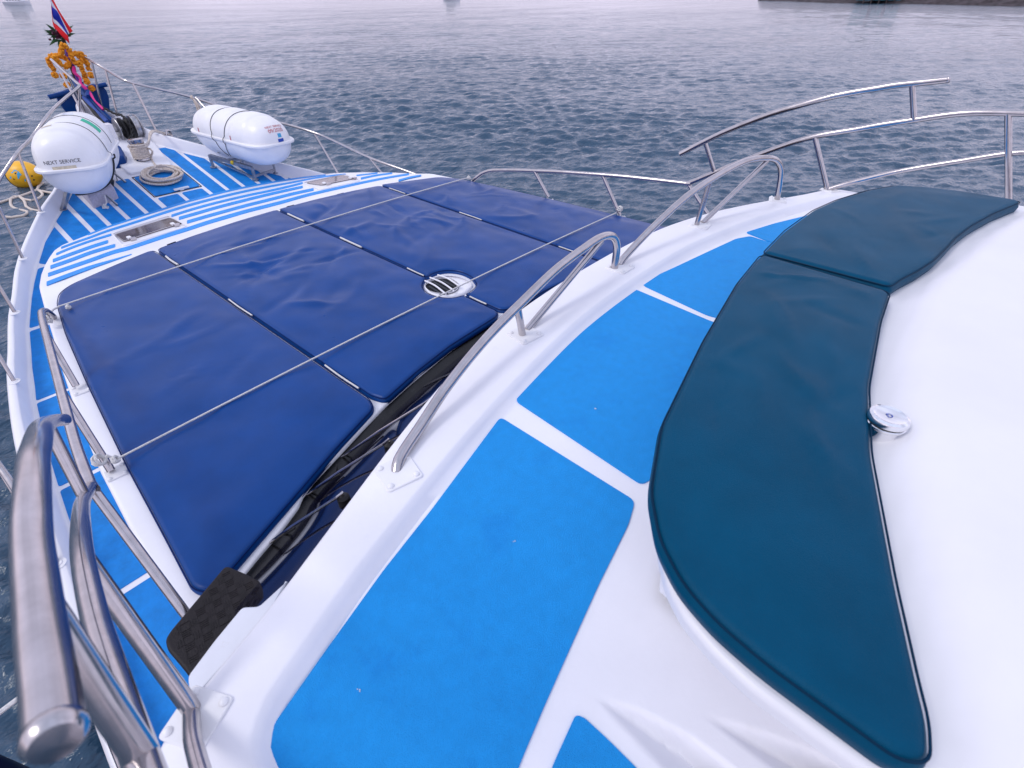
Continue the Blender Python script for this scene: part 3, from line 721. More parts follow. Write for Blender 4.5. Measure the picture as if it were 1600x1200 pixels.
def cushion(P, label, name, hf, th, r, m, me_, F_, puffh, grid, group, soft=.004, hole=None, lowamp=.005, cat='cushion', pr=.006):
    Q = rounded(P, r, .03)
    cx = sum((q.x for q in Q)) / len(Q); cy = sum((q.y for q in Q)) / len(Q)
    t = thing(name, label, cat, V(cx, cy, hf(cx, cy) + th), group)
    def pf(x, y, d):
        k = min(1, d / .16); k = k * k * (3 - 2 * k); k2 = min(1, d / .05)
        nz = noise.noise(Vector((x * 2.6, y * 2.6, 3.1))) * lowamp + noise.noise(Vector((x * 6.5 + 5, y * 6.5, 1.7))) * lowamp * .45
        return puffh * k + (nz + fold_h(F_, x, y)) * k2
    er = min(.022, th * .45)
    prof = [(-.004, th * .75), (-.006, th * .5), (-.003, er)] + [(a, b) for a, b in arcprof(er, 4)[1:]]
    o = slab(Q, hf, th, prof, grid, pf, holes=[hole] if hole else ()).build('cover', m, t, ang=80); weld(o)
    top = [V(q.x, q.y, hf(q.x, q.y) + .008) for q in offset(Q, -.001)]
    MB().tube(top[::1], pr * .42, 6, closed=True, smooth=False).build('piping', me_, t)
    bot = [V(q.x, q.y, hf(q.x, q.y) + th - .006) for q in offset(Q, -.004)]
    if m == 'navy': MB().tube(bot, pr * .42, 6, closed=True, smooth=False).build('piping', me_, t)
    return t
CP = lambda *p_: [on(u, v, cush) for u, v in p_]
G_ = .012
A_out = [(-1.11 - G_, 4.715), (-1.42, 4.64), (-1.74, 4.54), (-1.83, 4.46), (-1.885, 4.30), (-1.96, 3.85), (-2.035, 3.23), (-2.125, 2.38), (-2.165, 1.9), (-2.195, 1.56), (-2.165, 1.505), (-2.12, 1.51), (-1.70, 1.665), (-1.44, 1.765), (-1.15, 1.86), (-1.11 - G_, 1.93)]
B_out = [(-G_, 4.80), (-.4, 4.79), (-.81, 4.75), (-1.07, 4.705), (-1.11 + G_, 4.68), (-1.11 + G_, 1.95), (-1.07, 1.87), (-.80, 1.93), (-.50, 1.975), (-.06, 1.995), (-G_, 2.03)]
# vent hole, an egg-shaped notch
vent_c = Vector((.02, 2.555)); 
vout = [on(u, v, cush) for u, v in ((658, 447), (662, 436), (675, 425), (697, 420), (719, 422), (737, 430), (746, 443), (739, 452), (726, 460), (705, 465), (685, 463), (667, 457))]
HV = rounded(vout, .05, .02)
def cut(P, left):   # cushion half with the vent notch cut from its seam edge
    x0 = -G_ if left else G_
    pts = [q for q in HV if (q.x < x0 if left else q.x > x0)]
    up = max(pts, key=lambda q: q.y); lo = min(pts, key=lambda q: q.y)
    pts = sorted(pts, key=lambda q: math.atan2(q.y - vent_c.y, (q.x - x0) * (-1 if left else 1) + .03))
    ys_up, ys_lo = pts[-1].y, pts[0].y
    res = [(x0, ys_lo)] + [(q.x, q.y) for q in pts] + [(x0, ys_up)]
    return res
wd = .3
names = 'navy_sunpad'
gp = 'navy sun pads covering the cabin roof'
PA = A_out; cushion(PA, 'navy vinyl sun pad along the port edge of the cabin roof', names, cush, .05, .06, 'navy', 'navy_edge', folds(11, (-1.9, -1.15, 2.3, 4.5), 14, L=(.12, .32), A=(.003, .008), dirs=(.9, .6)), .012, .034, gp, lowamp=.009)
nb = cut(None, True)
PB = [p_ for p_ in B_out[:-1]] + [(-G_, 2.03)] + nb
cushion(PB, 'navy vinyl sun pad between the port pad and the white round vent', names, cush, .05, .03, 'navy', 'navy_edge', folds(5, (-1.0, -.1, 2.9, 4.6), 26, W=(.02, .05), A=(.006, .016), dirs=(.5, .6)), .012, .027, gp, lowamp=.010)
C_out = [(-x, y) for x, y in B_out]
nb = cut(None, False)
PC = [p_ for p_ in C_out[:-1]] + [(G_, 2.03)] + nb
cushion(PC, 'navy vinyl sun pad just starboard of the white round vent', names, cush, .05, .03, 'navy', 'navy_edge', folds(8, (.1, 1.0, 3.0, 4.6), 26, W=(.02, .05), A=(.006, .016), dirs=(.8, .6)), .012, .027, gp, lowamp=.009)
D_out = [(1.11 + G_, 4.72), (1.42, 4.62), (1.76, 4.50), (1.88, 4.28), (1.95, 3.85), (2.035, 3.23), (2.125, 2.38), (2.165, 1.9), (2.195, 1.56), (2.15, 1.51), (1.70, 1.665), (1.15, 1.86), (1.11 + G_, 1.93)]
cushion(D_out, 'navy vinyl sun pad along the starboard edge of the cabin roof', names, cush, .05, .06, 'navy', 'navy_edge', folds(21, (1.15, 1.9, 2.6, 4.5), 20, A=(.004, .011), dirs=(.7, .5)), .012, .034, gp, lowamp=.008)
for k, (x, sp) in enumerate(((-1.11, (((258, 400), (277, 413)), ((359, 466), (396, 491)), ((505, 571), (563, 604)))), (0, (((447, 334), (473, 345)), ((536, 369), (569, 384)), ((641, 416), (668, 427)), ((735, 462), (762, 473)))), (1.11, (((596, 296.5), (625, 304)), ((718, 331), (752, 343)), ((872, 385), (896, 396)))))):
    for n_, (a, b) in enumerate(sp):
        ya, yb = on(*a, cush)[1], on(*b, cush)[1]
        lab = 'white cord showing in the gap ' + ('beside the port navy pad' if k == 0 else 'on the centreline' if k == 1 else 'beside the starboard navy pad') + (', near the bow end' if n_ == 0 else ', near the windscreen end' if n_ == len(sp) - 1 else ', just ahead of the round vent' if n_ == 2 else ', partway along')
        tag(tube('seam_cord', [V(x + .004, ya, cush(x, ya) + .004), V(x - .003, (ya + yb) / 2, cush(x, ya) + .002), V(x + .003, yb, cush(x, yb) + .004)], .0075 if (k, n_) in ((1, 0), (1, 1), (0, 0)) else .005, 'cord', None, 8), lab, 'cord', 'white cords lying in the gaps between navy pads')

# teal seat cushions
seat = lambda x, y: .875
tf = folds(33, (-1.1, -.1, 0, .5), 26, L=(.08, .22), W=(.014, .03), A=(.003, .008), dirs=(.3, .5))
for p_ in ((1135, 1035, -.4),): pass
cushion([(x - .008, y) for x, y in port_c], 'long teal vinyl seat cushion curving to a point near the camera', 'seat_cushion', seat, .058, .035, 'teal', 'teal_edge', tf, .008, .02, 'teal cushions on the curved white seat', lowamp=.005)
stb_c = [(-.0 + .012, .075), (.012, .545), (.33, .56), (.70, .545), (.95, .50), (1.22, .42), (1.43, .32), (1.50, .20), (1.545, .03), (1.555, -.20), (1.535, -.232), (1.25, -.145), (.97, -.08), (.75, -.045), (.58, -.03), (.40, -.01), (.25, .02), (.12, .055)]
tf2 = folds(37, (.1, 1.3, 0, .45), 16, L=(.08, .25), W=(.016, .035), A=(.002, .005), dirs=(.3, .6))
cushion(stb_c, 'teal vinyl seat cushion on the starboard side, standing out against the sea', 'seat_cushion', seat, .058, .03, 'teal', 'teal_edge', tf2, .008, .02, 'teal cushions on the curved white seat', lowamp=.003)

# round chrome cap on the console
x, y = on(1391, 649, .862); hc = .890
cp = thing('filler_cap', 'round chrome filler cap with a small blue letter beside the teal cushion', 'cap', V(x, y, hc))
MB().lathe([(.036, -.048), (.040, -.046), (.040, -.006), (.046, 0), (.047, .006), (.044, .008), (.044, .011), (.047, .013), (.048, .020), (.045, .027), (.038, .030), (.034, .0285), (.030, .027), (.001, .026)], V(x, y, hc), None, 48).build('cap_body', 'chrome', cp)
MB().lathe([(.0445, .0075), (.0452, .0085), (.0452, .0105), (.0445, .0115)], V(x, y, hc), None, 48).build('gasket', 'black', cp)
def text_mesh(body, size):
    cu = bpy.data.curves.new('t', 'FONT'); cu.body = body; cu.size = size; cu.align_x = 'CENTER'; cu.align_y = 'CENTER'; cu.resolution_u = 3
    ob = bpy.data.objects.new('t', cu); col.objects.link(ob); dg = bpy.context.evaluated_depsgraph_get(); me = bpy.data.meshes.new_from_object(ob.evaluated_get(dg))
    bpy.data.objects.remove(ob); return me
tm = text_mesh('D', .022); tm.transform(Matrix.Translation(V(x, y, hc - .0275)) @ Matrix.Rotation(-YAW, 4, 'Z')); o = link('lettering', tm, 'print_blue', None, False); set_parent(o, cp)

# ---- round vent
vr = [on(u, v, lambda x, y: 1.696) for u, v in ((660, 447), (665, 438), (680, 431), (700, 429), (718, 431), (732, 436), (739, 443), (737, 448), (728, 456), (712, 462), (690, 463), (670, 458))]
vg = [on(u, v, lambda x, y: 1.696) for u, v in ((663, 447), (668, 440), (682, 434), (697, 433), (708, 436), (716, 442), (717, 447), (712, 453), (700, 457), (685, 458), (670, 454))]
vt = thing('roof_vent', 'white egg-shaped roof vent with bars set between the navy pads', 'vent', V(.02, 2.53, 1.72))
Qv = rounded(vr, .04, .015); Hg = rounded(vg, .04, .015)
vh = lambda x, y: 1.696
slab(Qv, vh, .05, arcprof(.014, 5), .03, holes=[[Vector(q) for q in Hg]]).build('ring', 'gel', vt)
slab(offset(Hg, -.002), lambda x, y: 1.7085, .003, [(0, 0)], .2).build('well_shade', 'hole', vt)  # flat black sheet just above the roof, stands in for shade inside the vent
vb = [Vector(on(u, v, 1.678)) for u, v in ((664, 438), (697, 459), (672, 433), (710, 454), (684, 429), (717, 446))]
for k in range(3):
    a, b = vb[2 * k], vb[2 * k + 1]; mid = (a + b) / 2
    tube('bar', [V(a.x, a.y, 1.682), V(mid.x, mid.y, 1.668), V(b.x, b.y, 1.682)], .0062, 'gel', vt, 8)
for k in range(5):
    a = vb[0].lerp(vb[4], k / 4 - .02); b = vb[1].lerp(vb[5], k / 4 - .02); m_ = (a + b) / 2; d = b - a
    bb = MB(); bb.box(V(m_.x, m_.y, 1.703), (d.length * (.62 if k in (0, 4) else .84), .014, .002), Matrix.Rotation(math.atan2(d.y, d.x), 3, 'Z') @ Matrix.Rotation(R(8), 3, 'X')); bb.build('slat', 'slat', vt)

# ---- lashing cords across the pads
def cord_pts(a, b, n_=10, sag=0):
    P = []
    for i in range(n_ + 1):
        t = i / n_; x = a[0] + (b[0] - a[0]) * t; y = a[1] + (b[1] - a[1]) * t; P.append(V(x, y, cush(x, y) - .026 - sag * math.sin(math.pi * t)))
    return P
a, b = on(96, 484, cush), on(733, 281, cush)
t = thing('lashing_cord', 'white cord stretched across the forward part of the navy pads', 'cord', V(0, 4.3, 1.68), 'white cords holding the navy pads down')
tube('cord', cord_pts(a, b), .0050, 'cord', t, 8, step=.2)
def knot(c, r, parent, n_=3, tilt=0, m='cord', rr=.006):
    mb = MB()
    for k in range(n_):
        ro = Matrix.Rotation(tilt + k * .35, 3, 'X') @ Matrix.Rotation(k * .5, 3, 'Y')
        mb.tube([Vector(c) + ro @ Vector((r * math.cos(q), r * math.sin(q), (k - 1) * .006)) for q in [i * math.pi / 5 for i in range(10)]], rr, 6, closed=True, step=.02)
    return mb.build('knot', m, parent)
P0 = V(-1.99, 4.05, 1.655)
tube('tail', [V(*a, cush(*a) - .026), V(-1.93, 4.16, 1.65), P0], .0065, 'cord', t, 8)
knot(P0, .024, t, 4); knot(V(-1.853, 4.136, 1.652), .011, t, 3); knot(V(*b, cush(*b) - .02), .02, t, 3)
a, b = on(186, 724, cush), on(962, 337, cush)
t = thing('lashing_cord', 'white cord stretched across the aft part of the navy pads over the vent', 'cord', V(0, 2.4, 1.68), 'white cords holding the navy pads down')
tube('cord', cord_pts(a, b, 10, -.0), .0050, 'cord', t, 8, step=.2)
pc = V(-2.195, 2.43, 1.70)
knot(pc + Vector((0, 0, .045)), .026, t, 3, .15); knot(V(*on(180, 718, 1.66), 1.66), .014, t, 3); knot(V(2.16, 2.43, 1.67), .024, t, 4)
tube('tail', [V(*a, cush(*a) - .026), pc + Vector((.03, 0, .05))], .0065, 'cord', t, 8, smooth=False)

# ---- stainless rails
TR = .0185
def plate(parent, c, hf, ang=0, s=.13, bolts=True, slope=None):
    Q = rounded([(c[0] + sx * s / 2 * math.cos(ang) - sy * s / 2 * math.sin(ang), c[1] + sx * s / 2 * math.sin(ang) + sy * s / 2 * math.cos(ang)) for sx, sy in ((-1, -1), (1, -1), (1, 1), (-1, 1))], .012, .04)
    o = slab(Q, lambda x, y: hf(x, y) - .008, .0078, [(0, .002), (.002, 0)], .2).build('base_plate', 'steel_paint', parent)
    if bolts:
        for sx, sy in ((-1, -1), (1, -1), (1, 1), (-1, 1)):
            bx = c[0] + .36 * s * (sx * math.cos(ang) - sy * math.sin(ang)); by = c[1] + .36 * s * (sx * math.sin(ang) + sy * math.cos(ang))
            MB().lathe([(.010, 0), (.010, .004), (.006, .008), (.001, .009)], V(bx, by, hf(bx, by) - .0075), None, 12).build('bolt', 'steel_paint', o)
    return o
R1 = [(2.005, 3.90, 1.545), (2.087, 3.25, 1.457), (2.144, 2.81, 1.414), (2.190, 2.46, 1.384), (2.233, 2.14, 1.366), (2.262, 1.86, 1.350)]
R2 = [(2.262, 1.86, 1.350), (2.282, 1.68, 1.24), (2.295, 1.50, 1.130), (2.309, 1.15, .932), (2.320, .98, .857), (2.334, .77, .791), (2.338, .62, .741), (2.341, .50, .706), (2.346, .23, .63), (2.35, 0, .60), (2.36, -.5, .57), (2.37, -1.2, .56)]
SH = [(2.205, 1.955, 1.115), (2.228, 1.86, 1.05), (2.240, 1.65, .915), (2.250, 1.35, .755), (2.262, 1.15, .670), (2.277, .97, .600), (2.292, .84, .561), (2.304, .73, .532), (2.317, .62, .503), (2.328, .48, .477), (2.338, .37, .455)]
SHP = [(2.217, 1.95, 1.128), (2.234, 1.85, 1.062), (2.247, 1.65, .945), (2.253, 1.4, .804), (2.258, 1.2, .694), (2.264, 1.06, .626), (2.271, .97, .588), (2.279, .90, .562), (2.288, .82, .540), (2.299, .74, .522), (2.311, .66, .509), (2.320, .57, .492), (2.328, .48, .474), (2.334, .41, .462), (2.338, .37, .455)]
def side_rail(s, label):
    t = thing('side_rail', label, 'handrail', V(s * 2.2, 1.5, 1.72), 'tubular side rails beside the cabin roof and upper deck')
    P = lambda L_: [V(s * x, y, h) for x, y, h in L_]
    tube('rail', P([(1.945, 4.17, 1.70), (1.955, 4.12, 1.655), (1.975, 4.02, 1.585)] + R1), TR, 'steel', t)
    tube('rail', P(R2), TR * 1.02, 'steel', t, 24, step=.012)
    o = tube('handrail', P(SHP if s < 0 else SH), TR * 1.08, 'steel', t, 28, step=.008)
    d = (V(s * 2.338, .37, .455) - V(s * 2.328, .48, .477)).normalized()
    MB().lathe([(TR * 1.05, 0), (TR * 1.14, .002), (TR * 1.14, .010), (TR * .9, .016), (.001, .019)], V(s * 2.338, .37, .455), d.to_track_quat('Z', 'Y').to_matrix(), 20).build('end_cap', 'steel', t)
    for a, b in (((2.255, 1.78, 1.005), (2.285, 1.66, 1.225)), ((2.323, .54, .49), (2.340, .45, .692))):
        tube('stud', [V(s * a[0], a[1], a[2]), V(s * b[0], b[1], b[2])], TR * .92, 'steel', t, smooth=False)
    posts = [((2.066, 3.40, 1.475), (2.085, 3.22, 1.705)), ((2.165, 2.66, 1.402), (2.18, 2.43, 1.735)), ((2.262, 1.855, 1.352), (2.25, 1.42, 1.74))]
    for a, b in posts:
        tube('post', [V(s * a[0], a[1], a[2]), V(s * b[0], b[1], b[2])], TR * .92, 'steel', t, smooth=False)
        plate(t, (s * (b[0] - .012), b[1] - .01), lambda x, y: trunk(x, y), -s * -.12, .085)
    tube('post', [V(s * 2.318, 1.0, .866), V(s * 2.325, .80, 1.205)], TR * .97, 'steel', t, smooth=False)
    plate(t, (s * 2.325, .78), rimh, s * -.45, .105)
    tube('post', [V(s * 2.35, 0, .60), V(s * 2.36, -.28, 1.2)], TR * .97, 'steel', t, smooth=False)
    tube('rail', P([(2.33, .79, 1.20), (2.345, .70, 1.15), (2.36, .43, 1.02), (2.37, .12, .90), (2.37, -.17, .80), (2.38, -.7, .74), (2.38, -1.2, .72)]), TR * .9, 'steel', t)
    MB().tube([V(s * 2.262, 1.87, 1.352), V(s * 2.262, 1.83, 1.345)], TR * 1.12, 16, smooth=False).build('joint_sleeve', 'steel', t)
    return t
side_rail(-1, 'tubular steel rail on the port side ending close up in a domed cap')
side_rail(1, 'shiny tubular steel rail on the starboard side rising behind the teal cushion')
def grab(path, braces, plates, label):
    t = thing('grab_rail', label, 'grab rail', V(plates[0][0], plates[0][1], rimh(*plates[0][:2])), 'arched grab rails on the upper deck rim')
    tube('arch', [V(*q) for q in path], TR * 1.02, 'steel', t, 20, step=.015)
    for a, b in braces: tube('brace', [V(*a), V(*b)], TR * .82, 'steel', t, smooth=False)
    for x, y, an_ in plates: plate(t, (x, y), rimh, an_, .115)
grab([(-1.625, .985, 1.185), (-1.585, 1.02, 1.13), (-1.50, 1.05, 1.19 - .06), (-1.49, 1.05, 1.125), (-1.30, 1.09, 1.075), (-1.05, 1.14, 1.03), (-.78, 1.17, .985), (-.54, 1.20, .955), (-.33, 1.21, .935), (-.16, 1.22, .935), (-.05, 1.22, .965), (-.005, 1.22, 1.03), (-.01, 1.21, 1.15)][0:1] + [(-1.595, 1.005, 1.165)] + [(-1.47, 1.05, 1.145), (-1.30, 1.09, 1.09), (-1.05, 1.14, 1.04), (-.78, 1.17, .99), (-.54, 1.20, .958), (-.33, 1.21, .938), (-.17, 1.22, .935), (-.06, 1.22, .962), (-.005, 1.22, 1.03), (-.01, 1.215, 1.15)],
     [((-.80, 1.17, 1.155), (-.84, 1.165, 1.00)), ((-.76, 1.18, 1.155), (-.16, 1.22, .955))], [(-1.625, .975, -.28), (-.79, 1.165, -.15), (.02, 1.20, 0)],
     'arched steel grab rail on the port half of the white rim above the windscreen')
grab([(.05, 1.22, 1.15), (.08, 1.22, 1.125), (.35, 1.21, 1.03), (.70, 1.18, .925), (1.02, 1.14, .872), (1.29, 1.10, .85), (1.50, 1.05, .868), (1.63, 1.02, .91), (1.71, 1.00, .99), (1.76, .985, 1.18)],
     [((.86, 1.17, 1.155), (.89, 1.16, .90)), ((.92, 1.16, 1.155), (1.50, 1.05, .885))], [(.88, 1.155, .15), (1.76, .98, .3)],
     'arched steel grab rail on the starboard half of the rim, seen against the water')

# bow rails
BR = .0155
def flange(parent, c, hf, r=.038):
    o = MB().lathe([(r, -.001), (r, .005), (r * .6, .007), (.02, .012)], V(c[0], c[1], hf), None, 20).build('base_flange', 'steel_paint', parent)
    return o
gwh = lambda y: hd(y) - .146
def bow_rail(tops, posts, label):
    t = thing('bow_rail', label, 'railing', V(*posts[0][0], gwh(posts[0][0][1])), 'thin steel rails round the foredeck')
    tube('top_rail', [V(*q) for q in tops], BR, 'steel', t, 12, step=.05)
    for b, a in posts:
        tube('post', [V(b[0], b[1], gwh(b[1])), V(*a)], BR * .86, 'steel', t, 10, smooth=False); flange(t, b, gwh(b[1]))
    return t
S = [onY(133, 90, 9.47), onY(150, 99, 9.25), onY(165, 108, 9.1), onY(190, 123, 8.75), onY(205, 129, 8.62)]
toT = lambda v_: (v_.x, v_.y, EYE - v_.z)
sx = toT(onX(300, 152, .93)); sx2 = toT(onX(370, 175, 1.28)); sx3 = toT(onX(490, 207, 1.60)); sx4 = toT(onX(577, 246, 1.93)); sx5 = toT(onX(640, 269, 2.12))
S = [toT(q) for q in S] + [sx, sx2, sx3, sx4, sx5, (2.25, 4.7, 1.98), (2.3, 4.2, 2.2)]
bow_rail(S, [((.37, 8.45), toT(onY(208, 131, 8.60))), ((.17, 9.10), toT(onY(165, 110, 9.12))), ((.12, 9.45), toT(onY(143, 96, 9.38))), ((1.02, 7.42), (sx[0] + .04, sx[1] - .02, sx[2] + .005)), ((1.66, 6.33), sx3), ((2.02, 5.60), sx4)], 'thin steel bow rail along the starboard gunwale of the foredeck')
Pp = [toT(onY(80, 93, 9.5)), toT(onY(100, 111, 9.0)), toT(onY(122, 131, 8.53)), toT(onY(125, 133.5, 8.49)), toT(onY(122, 137, 8.44)), toT(onY(100, 155, 8.1)), toT(onX(75, 180, -.85)), toT(onX(48, 217, -1.10)), toT(onX(28, 238, -1.29)), toT(onX(-5, 288, -1.58)), (-1.75, 6.45, 1.53), (-2.05, 5.75, 1.70), (-2.30, 4.9, 1.82), (-2.46, 4.1, 1.84)]
Pp += [toT(onX(0, 640, -2.53)) if False else (-2.54, 3.5, 1.86), toT(onX(30, 775, -2.53)), toT(onX(62, 862, -2.55)), toT(onX(100, 955, -2.57)), (-2.60, 1.2, 1.95), (-2.62, .4, 2.1)]
bow_rail(Pp, [((-.20, 9.05), toT(onY(88, 100, 9.3))), ((-.13, 9.3), toT(onY(106, 117, 8.9))), ((-.40, 8.75), toT(onY(124, 134, 8.50))), ((-1.375, 7.10), toT(onX(28, 238, -1.29))), ((-1.765, 6.36), (-1.715, 6.40, 1.54)), ((-2.06, 5.61), (-2.04, 5.72, 1.70)), ((-2.315, 4.72), (-2.28, 4.95, 1.82)), ((-2.565, 2.70), toT(onX(0, 640, -2.49)) if False else (-2.535, 3.25, 1.87))], 'thin steel bow rail along the port gunwale above the yellow buoy')

# ---- life raft canisters
def superloft(L_, Rw, up, ribs, n_=44, m_=40, upz=1.0):
    """half-shell; up=+1 upper, -1 lower. local axes: x across, y along, z up"""
    vs = []; fs = []
    ys = [ -math.cos(math.pi * i / n_) for i in range(n_ + 1)]
    ys = sorted(set([round(y, 4) for y in ys] + [round(-1 + 2 * i / 60, 4) for i in range(61)]))
    for y in ys:
        e_ = (1 - abs(y) ** 6.0) ** (1 / 2.6) if abs(y) < 1 else 0
        yy = y * L_ / 2; rb = 0
        for c, w_, a in ribs: rb += a * (1 / (1 + math.exp(-(w_ / 2 - abs(yy - c)) / .006)))
        for k in range(m_ + 1):
            th = math.pi * k / m_; ex = .88
            cx = math.copysign(abs(math.cos(th)) ** ex, math.cos(th)); cz = abs(math.sin(th)) ** ex
            r_ = (Rw + rb * math.sin(th) ** .5 if 0 < k < m_ else Rw)
            vs.append(Vector((cx * r_ * e_, yy, up * cz * r_ * e_ * (upz if up > 0 else .98))))
    m1_ = m_ + 1
    for i in range(len(ys) - 1):
        for k in range(m_): a = i * m1_ + k; f = (a, a + 1, a + m1_ + 1, a + m1_); fs.append(f if up > 0 else f[::-1])
    return vs, fs
def canister(c, axis_deg, L_, Rw, label, texts, extra, ribs, pitch, upz=1.0):
    t = thing('life_raft_canister', label, 'life raft', V(*c), 'white life raft canisters on the foredeck')
    Mx = Matrix.Translation(V(*c)) @ Matrix.Rotation(R(-axis_deg), 4, 'Z') @ Matrix.Rotation(R(pitch), 4, 'X')
    body = []
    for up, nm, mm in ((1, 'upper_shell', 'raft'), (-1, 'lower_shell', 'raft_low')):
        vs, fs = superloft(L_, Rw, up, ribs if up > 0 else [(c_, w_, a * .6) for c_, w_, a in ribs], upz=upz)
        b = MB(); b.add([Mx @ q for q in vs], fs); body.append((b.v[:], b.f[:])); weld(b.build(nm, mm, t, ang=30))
    # flange
    P = rounded([(-Rw, -L_ * .40), (-Rw * .72, -L_ / 2), (Rw * .72, -L_ / 2), (Rw, -L_ * .40), (Rw, L_ * .40), (Rw * .72, L_ / 2), (-Rw * .72, L_ / 2), (-Rw, L_ * .40)], .09, .05)
    fb = MB(); Qs = [(offset(P, .04), -.016), (offset(P, -.012), -.016), (offset(P, -.018), -.010), (offset(P, -.018), .008), (offset(P, -.010), .016), (offset(P, .04), .016)]
    n_ = len(P)
    for Q_, z in Qs: fb.v += [tuple(Mx @ Vector((q.x, q.y, z))) for q in Q_]
    for i in range(5):
        for j in range(n_): k = (j + 1) % n_; fb.f.append((i * n_ + j, i * n_ + k, (i + 1) * n_ + k, (i + 1) * n_ + j)); fb.mi.append(0)
    fb.build('flange', 'raft', t, ang=30)
    vv = body[0][0] + body[1][0]; k0 = len(body[0][0]); ff = list(body[0][1]) + [tuple(i + k0 for i in f) for f in body[1][1]]
    bvh = BVHTree.FromPolygons([Vector(q) for q in vv], ff)
    def strap(y0, y1, r_=.0035, mm='black', lo=-.2, hi=math.pi + .2, nm='strap', yfun=None):
        pts = []
        for i in range(41):
            th = lo + (hi - lo) * i / 40; dr = Vector((math.cos(th), 0, math.sin(th))); y = y0 + (y1 - y0) * i / 40 if yfun is None else yfun(i / 40)
            s_ = Mx @ (Vector((0, y, 0)) + dr * .9); d_ = (Mx.to_3x3() @ -dr)
            h = bvh.ray_cast(s_, d_)[0]
            if h is not None:
                if abs(math.sin(th)) < .14: h = h - d_ * .022
                pts.append(h - d_ * (r_ + .001))
        tube(nm, pts, r_, mm, t, 6, step=.05)
    def decal(me_, center, direc, upv, mm, nm='lettering', size=None):
        # lay flat artwork on the shell: center (local), looking direction (local, into the shell)
        dr = Vector(direc).normalized(); u_ = Vector(upv).normalized(); rt = dr.cross(u_); u_ = rt.cross(dr)
        bm = bmesh.new(); bm.from_mesh(me_); bmesh.ops.triangulate(bm, faces=bm.faces)
        for _ in range(2):
            el = [e_ for e_ in bm.edges if e_.calc_length() > .02]
            if el: bmesh.ops.subdivide_edges(bm, edges=el, cuts=1); bmesh.ops.triangulate(bm, faces=bm.faces)
        for v_ in bm.verts:
            lp = Vector(center) + rt * v_.co.x + u_ * v_.co.y - dr * .5
            h = bvh.ray_cast(Mx @ lp, Mx.to_3x3() @ dr)
            v_.co = (h[0] - (Mx.to_3x3() @ dr) * .0025) if h[0] is not None else Mx @ (lp + dr * .5)
        bm.to_mesh(me_); bm.free(); o = link(nm, me_, mm, None, False); set_parent(o, t)
    for tx in texts:
        me_ = text_mesh(tx[0], tx[1]) if isinstance(tx[0], str) else tx[0]()
        decal(me_, tx[2], tx[3], tx[4], tx[5], tx[6] if len(tx) > 6 else 'lettering')
    for s_ in extra: strap(**s_)
    return t, Mx
def rect(w_, h_):
    def f():
        me_ = bpy.data.meshes.new('r'); nx, ny = max(1, int(w_ / .02)), max(1, int(h_ / .02)); vs = [(-w_ / 2 + w_ * i / nx, -h_ / 2 + h_ * j / ny, 0) for j in range(ny + 1) for i in range(nx + 1)]
        me_.from_pydata(vs, [], [(j * (nx + 1) + i, j * (nx + 1) + i + 1, (j + 1) * (nx + 1) + i + 1, (j + 1) * (nx + 1) + i) for j in range(ny) for i in range(nx)]); return me_
    return f
canister((.965, 7.33, 1.50), -4, 1.66, .285, 'white life raft canister on a steel cradle, farther, by the starboard bow rail',
    [('NEXT SERVICE', .036, (.02, -.80, .20), (0, 1, -.55), (0, .2, 1), 'print_red'), ('09/2020', .062, (.02, -.80, .145), (0, 1, -.5), (0, .2, 1), 'print_red'),
     (rect(.05, .045), 0, (.04, -.8, .085), (0, 1, -.3), (0, 0, 1), 'fishblue', 'sticker'), (rect(.075, .035), 0, (.04, -.8, .035), (0, 1, -.1), (0, 0, 1), 'print_blue', 'sticker'),
     (rect(.02, .05), 0, (-.3, .48, .05), (1, 0, -.2), (0, 0, 1), 'print_red', 'mark'), (rect(.02, .05), 0, (-.3, -.28, .05), (1, 0, -.2), (0, 0, 1), 'print_red', 'mark')],
    [dict(y0=.0, y1=.0, lo=-.2, hi=3.9, yfun=lambda t_: .0 + .17 * math.sin(math.pi * min(1, t_ * 1.0)) ** .8 + .02), dict(y0=0, y1=0, lo=-.2, hi=3.9, yfun=lambda t_: -.02 - .17 * math.sin(math.pi * t_) ** .8)],
    [(.42, .26, .013), (.03, .26, .013), (-.40, .26, .013)], 0)
canister((-.76, 7.44, 1.44), 24, 1.36, .295, 'white life raft canister lettered NEXT SERVICE on its near end, above the yellow buoy',
    [('NEXT SERVICE', .048, (-.02, -.7, .085), (0, 1, -.15), (0, 0, 1), 'print_black'), (rect(.20, .03), 0, (-.02, -.7, .03), (0, 1, -.1), (0, 0, 1), 'print_faded', 'faded_date'),
     (rect(.17, .12), 0, (.20, .02, .25), (-.55, .0, -1), (0, 1, 0), 'print_green', 'sticker'), (rect(.09, .12), 0, (.0, .25, .3), (0, 0, -1), (0, 1, 0), 'raft_low', 'sticker'),
     (rect(.09, .05), 0, (-.08, -.36, .3), (0, .1, -1), (0, 1, 0), 'print_faded', 'scuff')],
    [dict(y0=-.2, y1=-.16, lo=.0, hi=math.pi, r_=.0028), dict(y0=.14, y1=.14, lo=.2, hi=2.6, r_=.0025), dict(y0=-.45, y1=-.12, r_=.009, lo=-1.9, hi=.0, nm='black_hose')],
    [(-.36, .24, .016), (.02, .26, .016), (.38, .24, .016)], 0, 1.16)
